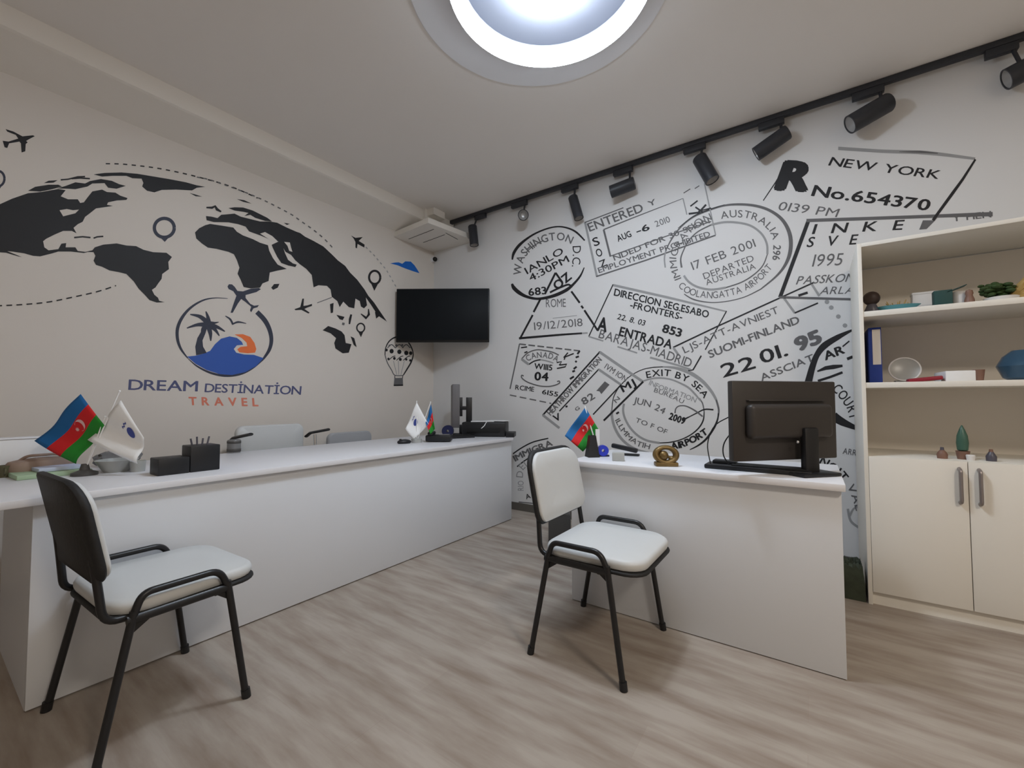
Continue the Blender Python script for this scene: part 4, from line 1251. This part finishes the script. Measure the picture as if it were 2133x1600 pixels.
MB().box((0, 0, 0.010), (0.105, 0.05, 0.02), bev=0.005).build('base', M['gold'], t)
MB().sph((-0.012, 0, 0.05), 0.024).sph((0.026, -0.004, 0.034), 0.016).tube([(-0.045, 0, 0.03), (-0.012, -0.006, 0.052), (0.04, 0, 0.035)], 0.007, fillet=0.02).build('figure', M['gold'], t)
q0, q1 = at(1472, 972, ZR), at(1692, 990, ZR)
t = thing('keyboard', 'black keyboard under the monitor on the smaller desk', 'keyboard', ((q0.x + q1.x) / 2, (q0.y + q1.y) / 2, ZR), math.atan2(q1.y - q0.y, q1.x - q0.x))
MB().box((0, 0, 0.010), ((q1 - q0).length, 0.12, 0.02), bev=0.006).box((-0.13, 0.02, 0.026), (0.1, 0.06, 0.02), bev=0.007).build('keyboard_body', M['black'], t)
MB().box((0.05, 0, 0.022), ((q1 - q0).length * 0.7, 0.09, 0.006), bev=0.002).build('keys', M['rubber'], t)

Pm = CAM + (FW + RT * ((1640 - W / 2) / F) - UP * ((876 - H / 2) / F)) * 1.83
ma = YAW + R(13)
t = thing('monitor', 'dark computer monitor seen from behind on the smaller desk', 'monitor', (Pm.x, Pm.y, ZR), ma)
mz = Pm.z - ZR
MB().box((0, 0.02, mz), (0.535, 0.03, 0.338), bev=0.006).build('screen_casing', M['monB'], t)
MB().box((0.0, -0.012, mz - 0.002), (0.42, 0.045, 0.145), bev=0.02, seg=4).box((0, -0.002, mz + 0.085), (0.40, 0.018, 0.006), bev=0.002).build('rear_bulge', M['monB'], t)
MB().box((0, 0.038, mz), (0.51, 0.006, 0.30)).build('screen', M['tvK'], t)
MB().box((0.075, -0.035, mz - 0.16), (0.072, 0.03, 0.26), bev=0.008).build('stand_neck', M['monK'], t)
MB().box((0.075, -0.03, 0.008), (0.19, 0.13, 0.014), bev=0.005).build('stand_base', M['monK'], t)
MB().sph((0.01, -0.038, mz - 0.088), 0.007, n=10).build('port_cap', M['chrome'], t)
# monitor leads
def lead(label, pts, r=0.0028):
    P = [ud(x, y, base_) if True else None for x, y, base_ in pts]
    m = MB()
    Q = []
    n = len(P)
    for i in range(n - 1):
        p0, p1, p2, p3 = P[max(0, i - 1)], P[i], P[i + 1], P[min(n - 1, i + 2)]
        for k in range(6):
            s_ = k / 6
            Q.append(0.5 * (2 * p1 + (p2 - p0) * s_ + (2 * p0 - 5 * p1 + 4 * p2 - p3) * s_ ** 2 + (3 * p1 - p0 - 3 * p2 + p3) * s_ ** 3))
    Q.append(P[-1])
    return tag(m.tube(Q, r, n=8).build('monitor_lead', M['rubber']), label, 'cable', 'leads of the monitor on the smaller desk')
bk = (Pm.x - 0.12, Pm.y + 0.02, 0)
lead('black lead curving from the monitor edge down beside the keyboard', [(1560, 880, bk), (1530, 896, bk), (1509, 922, bk), (1507, 948, bk), (1519, 968, bk)])
lead('thin black lead looping furthest left of the monitor onto the desk', [(1560, 850, bk), (1520, 868, bk), (1488, 888, bk), (1474, 925, bk), (1480, 966, bk)], 0.0024)

# ------------------------------------------------------------------ shelving cabinet
CX0, CX1, CY0, CY1 = 3.70, 4.80, -0.54, -0.02
CT = 1.878
t = thing('shelving_cabinet', 'tall cream cabinet with open shelves over closed doors at the right', 'cabinet', (CX0, CY0, 0))
cw, cd = CX1 - CX0, CY1 - CY0
MB().box((0.009, cd / 2, CT / 2), (0.018, cd, CT), bev=0.001).build('side_panel', M['cab'], t)
MB().box((cw - 0.009, cd / 2, CT / 2), (0.018, cd, CT), bev=0.001).build('side_panel', M['cab'], t)
MB().box((cw / 2, cd / 2, CT - 0.010), (cw - 0.036, cd, 0.020), bev=0.001).build('top_panel', M['cab'], t)
MB().box((cw / 2, cd - 0.006, CT / 2 + 0.05), (cw - 0.036, 0.012, CT - 0.15)).build('back_panel', M['cabIn'], t)
for z in (1.500, 1.126):
    MB().box((cw / 2, cd / 2 - 0.004, z), (cw - 0.036, cd - 0.016, 0.028), bev=0.001).build('shelf', M['cab'], t)
MB().box((cw / 2, cd / 2 + 0.008, 0.747), (cw - 0.036, cd - 0.03, 0.020), bev=0.001).build('counter_shelf', M['cab'], t)
MB().box((cw / 2, 0.028, 0.032), (cw - 0.036, 0.018, 0.064)).build('plinth', M['cab'], t)
MB().box((cw / 2, cd / 2, 0.075), (cw - 0.036, cd - 0.04, 0.018)).build('bottom_panel', M['cab'], t)
dw = 0.358
for k in range(3):
    x0 = 0.019 + k * (dw + 0.003)
    dr = MB().box((x0 + dw / 2, 0.006, 0.412), (dw, 0.018, 0.690), bev=0.0015).build('door', M['cab'], t)
    hx = x0 + (dw - 0.028 if k == 0 else 0.034)
    if k == 2:
        hx = x0 + dw - 0.03
    MB().tube([(hx, -0.003, 0.722), (hx, -0.026, 0.716), (hx, -0.026, 0.570), (hx, -0.003, 0.564)], 0.0075, fillet=0.012, flat=1.3).build('handle', M['handle'], dr)

def on(px, py, y, z):
    q = un(px, py, 1, y)
    return Vector((q.x, y, z))
S1z, S2z, S3z = 1.514, 1.140, 0.757
# top shelf
q = on(1808, 620, -0.40, S1z)
t = thing('carved_figure', 'dark brown carved figure at the left end of the upper shelf', 'figurine', (max(q.x, 3.765), q.y, S1z))
MB().lathe([(0, 0), (0.03, 0), (0.034, 0.02), (0.022, 0.05), (0.018, 0.06), (0, 0.06)]).build('figure_body', M['slate'], t)
MB().sph((0, 0, 0.09), 0.038, (1, 1, 1)).build('figure_head', M['dkbrown'], t)
q = on(1868, 632, -0.40, S1z)
t = thing('glazed_dish', 'long turquoise glazed dish low on the upper shelf', 'dish', (q.x, q.y, S1z))
MB().lathe([(0, 0), (0.05, 0), (0.095, 0.035), (0.09, 0.036), (0.05, 0.008), (0, 0.008)], mtx=Matrix.Diagonal((1, 0.55, 1, 1))).build('dish', M['cyan'], t)
m = MB()
for k in range(9):
    a = k * 0.7
    m.tube([(0.02 * math.cos(a), 0.012 * math.sin(a), 0.01), (0.045 * math.cos(a), 0.03 * math.sin(a), 0.05 + 0.006 * (k % 3))], [0.004, 0.002])
m.build('dried_stems', M['straw'], t)
q = on(1924, 610, -0.25, S1z)
t = thing('white_card_box', 'white box standing behind the turquoise dish on the upper shelf', 'box', (q.x, q.y, S1z))
MB().box((0, 0, 0.055), (0.10, 0.06, 0.11), bev=0.003).build('box', M['label'], t)
MB().box((0, 0, 0.112), (0.104, 0.064, 0.012), bev=0.002).build('box_lid', M['label'], t)
q = on(1962, 610, -0.40, S1z)
t = thing('teal_box', 'dark teal upright box on the upper shelf', 'box', (q.x, q.y, S1z))
MB().box((0, 0, 0.045), (0.068, 0.05, 0.09), bev=0.002).build('box', M['teal'], t)
MB().box((0.05, 0, 0.092), (0.075, 0.05, 0.003), rot=Matrix.Rotation(R(-22), 3, 'Y')).build('open_flap', M['teal'], t)
q = on(2000, 615, -0.40, S1z)
t = thing('white_mug', 'white mug right of the teal box on the upper shelf', 'mug', (q.x + 0.004, q.y + 0.03, S1z))
MB().lathe([(0, 0), (0.03, 0), (0.032, 0.08), (0.029, 0.08), (0.027, 0.006), (0, 0.006)]).build('mug_body', M['label'], t)
MB().tube([(-0.03, 0, 0.065), (-0.05, 0, 0.06), (-0.05, 0, 0.03), (-0.03, 0, 0.022)], 0.004, fillet=0.012).build('handle', M['label'], t)
q = on(2019, 615, -0.42, S1z)
t = thing('small_statuette', 'small brownish grey statuette before the white mug on the upper shelf', 'figurine', (q.x, q.y, S1z))
MB().lathe([(0, 0), (0.02, 0), (0.018, 0.03), (0.012, 0.05), (0.015, 0.06), (0.012, 0.075), (0, 0.08)]).build('statuette', M['brownC'], t)
q = on(2085, 610, -0.38, S1z)
t = thing('flower_arrangement', 'dried flower arrangement with dark leaves at the right of the upper shelf', 'flowers', (q.x, q.y, S1z))
MB().lathe([(0, 0), (0.05, 0), (0.06, 0.03), (0.056, 0.032), (0.045, 0.008), (0, 0.008)]).build('dish', M['label'], t)
random.seed(3)
m = MB(); m2 = MB()
for k in range(70):
    a, r_ = random.uniform(0, 2 * PI), random.uniform(0.01, 0.06)
    x, y = r_ * math.cos(a) * 0.9 - 0.015, r_ * math.sin(a) * 0.7
    z = random.uniform(0.025, 0.105 - max(0, x) * 0.6)
    m.sph((x, y, z), random.uniform(0.011, 0.019), (1, 1, 0.6), n=8, rz=a)
for k in range(70):
    a = random.uniform(-0.1, 1.15)
    l = random.uniform(0.10, 0.17)
    m2.tube([(0.02, 0, 0.02), (0.03 + 0.5 * l * math.cos(a), random.uniform(-0.03, 0.03), 0.03 + 0.45 * l * math.sin(a)), (0.04 + l * math.cos(a), random.uniform(-0.06, 0.05), 0.03 + l * math.sin(a))], [0.008, 0.008, 0.003], n=6)
m.build('leaves', M['leafD'], t)
m2.build('dried_flowers', M['straw'], t)
# middle shelf
q = on(1821, 740, -0.36, S2z)
t = thing('ring_binder', 'blue ring binder with a white spine label on the middle shelf', 'binder', (3.772, q.y, S2z))
MB().box((0, 0.08, 0.151), (0.054, 0.27, 0.302), bev=0.003).build('binder_cover', M['binder'], t)
MB().box((0.006, -0.0565, 0.195), (0.034, 0.002, 0.19)).build('spine_label', M['label'], t)
q = on(1885, 770, -0.30, S2z)
t = thing('glass_plate', 'frosted glass plate leaning upright beside the blue binder', 'plate', (q.x, q.y, S2z))
mt = Matrix.Translation((0, 0.02, 0.074)) @ Matrix.Rotation(R(75), 4, 'X') @ Matrix.Scale(0.70, 4)
MB().lathe([(0, 0), (0.05, 0), (0.09, 0.012), (0.093, 0.014), (0.09, 0.018), (0.05, 0.005), (0, 0.005)], mtx=mt, n=40).build('plate', M['frost'], t)
MB().lathe([(0.088, 0.010), (0.097, 0.012), (0.097, 0.020), (0.088, 0.020), (0.088, 0.010)], mtx=mt, n=40).build('rim', M['label'], t)
MB().box((0, 0.03, 0.01), (0.08, 0.06, 0.012), bev=0.003).build('plate_stand', M['frost'], t)
q = on(1925, 790, -0.43, S2z)
tag(MB().box((q.x, q.y, S2z + 0.014), (0.13, 0.07, 0.02), bev=0.006, rot=Matrix.Rotation(R(-6), 3, 'Y')).build('wallet', M['red']), 'dark red wallet in front of the glass plate on the middle shelf', 'wallet')
q = on(1990, 785, -0.36, S2z)
tag(MB().box((q.x - 0.005, q.y, S2z + 0.026), (0.105, 0.2, 0.052), rz=0.04, bev=0.003).build('paper_stack', M['paperW']), 'white paper stack on the middle shelf right of the red wallet', 'paper')
q = on(2036, 785, -0.42, S2z)
t = thing('brown_cup', 'brown cup right of the paper stack on the middle shelf', 'cup', (q.x, q.y - 0.02, S2z))
MB().lathe([(0, 0), (0.016, 0), (0.022, 0.055), (0.019, 0.055), (0.014, 0.006), (0, 0.006)]).build('cup_body', M['brownC'], t)
MB().tube([(-0.02, 0, 0.046), (-0.036, 0, 0.042), (-0.034, 0, 0.02), (-0.017, 0, 0.016)], 0.003, fillet=0.01).build('handle', M['brownC'], t)
q = on(2128, 780, -0.40, S2z)
t = thing('glass_bowl', 'large dark blue glass bowl at the right of the middle shelf', 'bowl', (q.x + 0.03, q.y + 0.02, S2z))
t.scale = (1.2, 1.2, 1.15)
MB().lathe([(0, 0.0), (0.05, 0), (0.07, 0.012), (0.088, 0.06), (0.07, 0.10), (0.045, 0.125), (0.04, 0.122), (0.06, 0.095), (0.078, 0.06), (0.06, 0.018), (0, 0.012)]).build('bowl', M['bowlB'], t)
# counter level
def bottle(label, px, y, prof, mname, cap=None, nm='small_bottle', cat='bottle', part='bottle_body'):
    q = on(px, 955, y, S3z)
    t = thing(nm, label, cat, (q.x, q.y, S3z))
    MB().lathe(prof, n=20).build(part, M[mname], t)
    if cap:
        z, r_, h, mm = cap
        MB().cyl((0, 0, z), (0, 0, z + h), r_, r_ * 0.8, n=14).build('cap', M[mm], t)
bottle('small brown bottle furthest left on the cabinet counter', 1963, -0.44, [(0, 0), (0.019, 0), (0.021, 0.02), (0.016, 0.032), (0.008, 0.042), (0, 0.042)], 'brownC', (0.040, 0.008, 0.016, 'slate'))
q = on(2006, 955, -0.42, S3z)
t = thing('ornamental_tree', 'small green ornamental cypress in a brown pot on the cabinet counter', 'ornament', (q.x, q.y, S3z))
MB().lathe([(0, 0), (0.02, 0), (0.026, 0.04), (0.022, 0.04), (0.019, 0.034), (0, 0.034)]).build('pot', M['brownC'], t)
MB().lathe([(0, 0.034), (0.020, 0.045), (0.023, 0.08), (0.020, 0.115), (0.011, 0.145), (0.003, 0.165), (0, 0.168)], n=14).build('foliage', M['greenT'], t)
bottle('small white pot just right of the ornamental cypress', 2022, -0.45, [(0, 0), (0.014, 0), (0.017, 0.022), (0.014, 0.026), (0, 0.024)], 'label', None, 'small_pot', 'pot', 'pot_body')
bottle('small dark slate bottle furthest right on the cabinet counter', 2065, -0.44, [(0, 0), (0.018, 0), (0.019, 0.022), (0.012, 0.036), (0.008, 0.044), (0, 0.044)], 'slate', (0.042, 0.008, 0.014, 'brownC'))

# ------------------------------------------------------------------ floor things
q = un(1786, 1250, 2, 0)
t = thing('fabric_bag', 'dark green bag standing on the floor between the smaller desk and cabinet', 'bag', (3.625, -0.45, 0))
b = bmesh.new()
bmesh.ops.create_cube(b, size=1)
bmesh.ops.subdivide_edges(b, edges=b.edges[:], cuts=7, use_grid_fill=True)
for v in b.verts:
    x, y, z = v.co
    k = 1 - 0.25 * max(0, z)
    v.co = Vector((x * 0.13 * k, y * 0.16 * k, (z + 0.5) * 0.17))
    if z > 0.49:
        v.co.z += 0.02 * math.sin(x * 21) * math.cos(y * 17)
m = MB()
m._take(b)
m.build('bag_body', M['grass'], t)
m = MB()
for k in range(26):
    a = random.uniform(0, 2 * PI)
    x, y = 0.04 * math.cos(a) * random.random() ** 0.5, 0.05 * math.sin(a) * random.random() ** 0.5
    m.tube([(x, y, 0.155), (x * 1.2, y * 1.2, 0.18 + 0.02 * random.random())], [0.006, 0.001], n=5)
m.build('tufted_top', M['grass'], t)
q = un(1162, 1136, 2, 0)
t = thing('waste_bin', 'dark grey waste bin with a chrome rim behind the chair at the smaller desk', 'bin', (q.x - 0.02, q.y + 0.06, 0), R(30))
MB().box((0, 0, 0.115), (0.16, 0.2, 0.23), bev=0.012).build('bin_body', M['bin'], t)
MB().tube([(-0.08, -0.105, 0.215), (-0.04, -0.112, 0.25), (0.05, -0.112, 0.27), (0.09, -0.09, 0.27)], 0.006, fillet=0.03).build('chrome_handle', M['chrome'], t)

# ------------------------------------------------------------------ lights
def area(name, loc, size, energy, col, rot=(0, 0, 0), shape='DISK'):
    l = bpy.data.lights.new(name, 'AREA')
    l.shape = shape
    l.size = size
    l.energy = energy
    l.color = col
    o = bpy.data.objects.new(name, l)
    COL.objects.link(o)
    o.location = loc
    o.rotation_euler = rot
    return o
# the room's other ceiling lamps, behind and to the right of the camera
area('rear_ceiling_light', (4.6, -5.4, 2.97), 0.6, 3, (1.0, 0.86, 0.70))
area('side_ceiling_light', (5.2, -3.2, 2.9), 0.5, 38, (1.0, 0.89, 0.76))

w = bpy.data.worlds.new('World')
bpy.context.scene.world = w
w.use_nodes = True
w.node_tree.nodes['Background'].inputs[0].default_value = (0.9, 0.95, 1.0, 1)
w.node_tree.nodes['Background'].inputs[1].default_value = 0.0

# ------------------------------------------------------------------ camera
cam = bpy.data.cameras.new('Camera')
co = bpy.data.objects.new('Camera', cam)
COL.objects.link(co)
co.matrix_world = Matrix(((RT.x, UP.x, -FW.x, CAM.x), (RT.y, UP.y, -FW.y, CAM.y), (RT.z, UP.z, -FW.z, CAM.z), (0, 0, 0, 1)))
cam.sensor_fit = 'HORIZONTAL'
cam.sensor_width = 36
cam.lens = F / W * 36
cam.clip_start = 0.02
sc = bpy.context.scene
sc.camera = co
sc.view_settings.view_transform = 'Standard'
sc.view_settings.look = 'None'
sc.view_settings.gamma = 1
sc.view_settings.exposure = 0.34
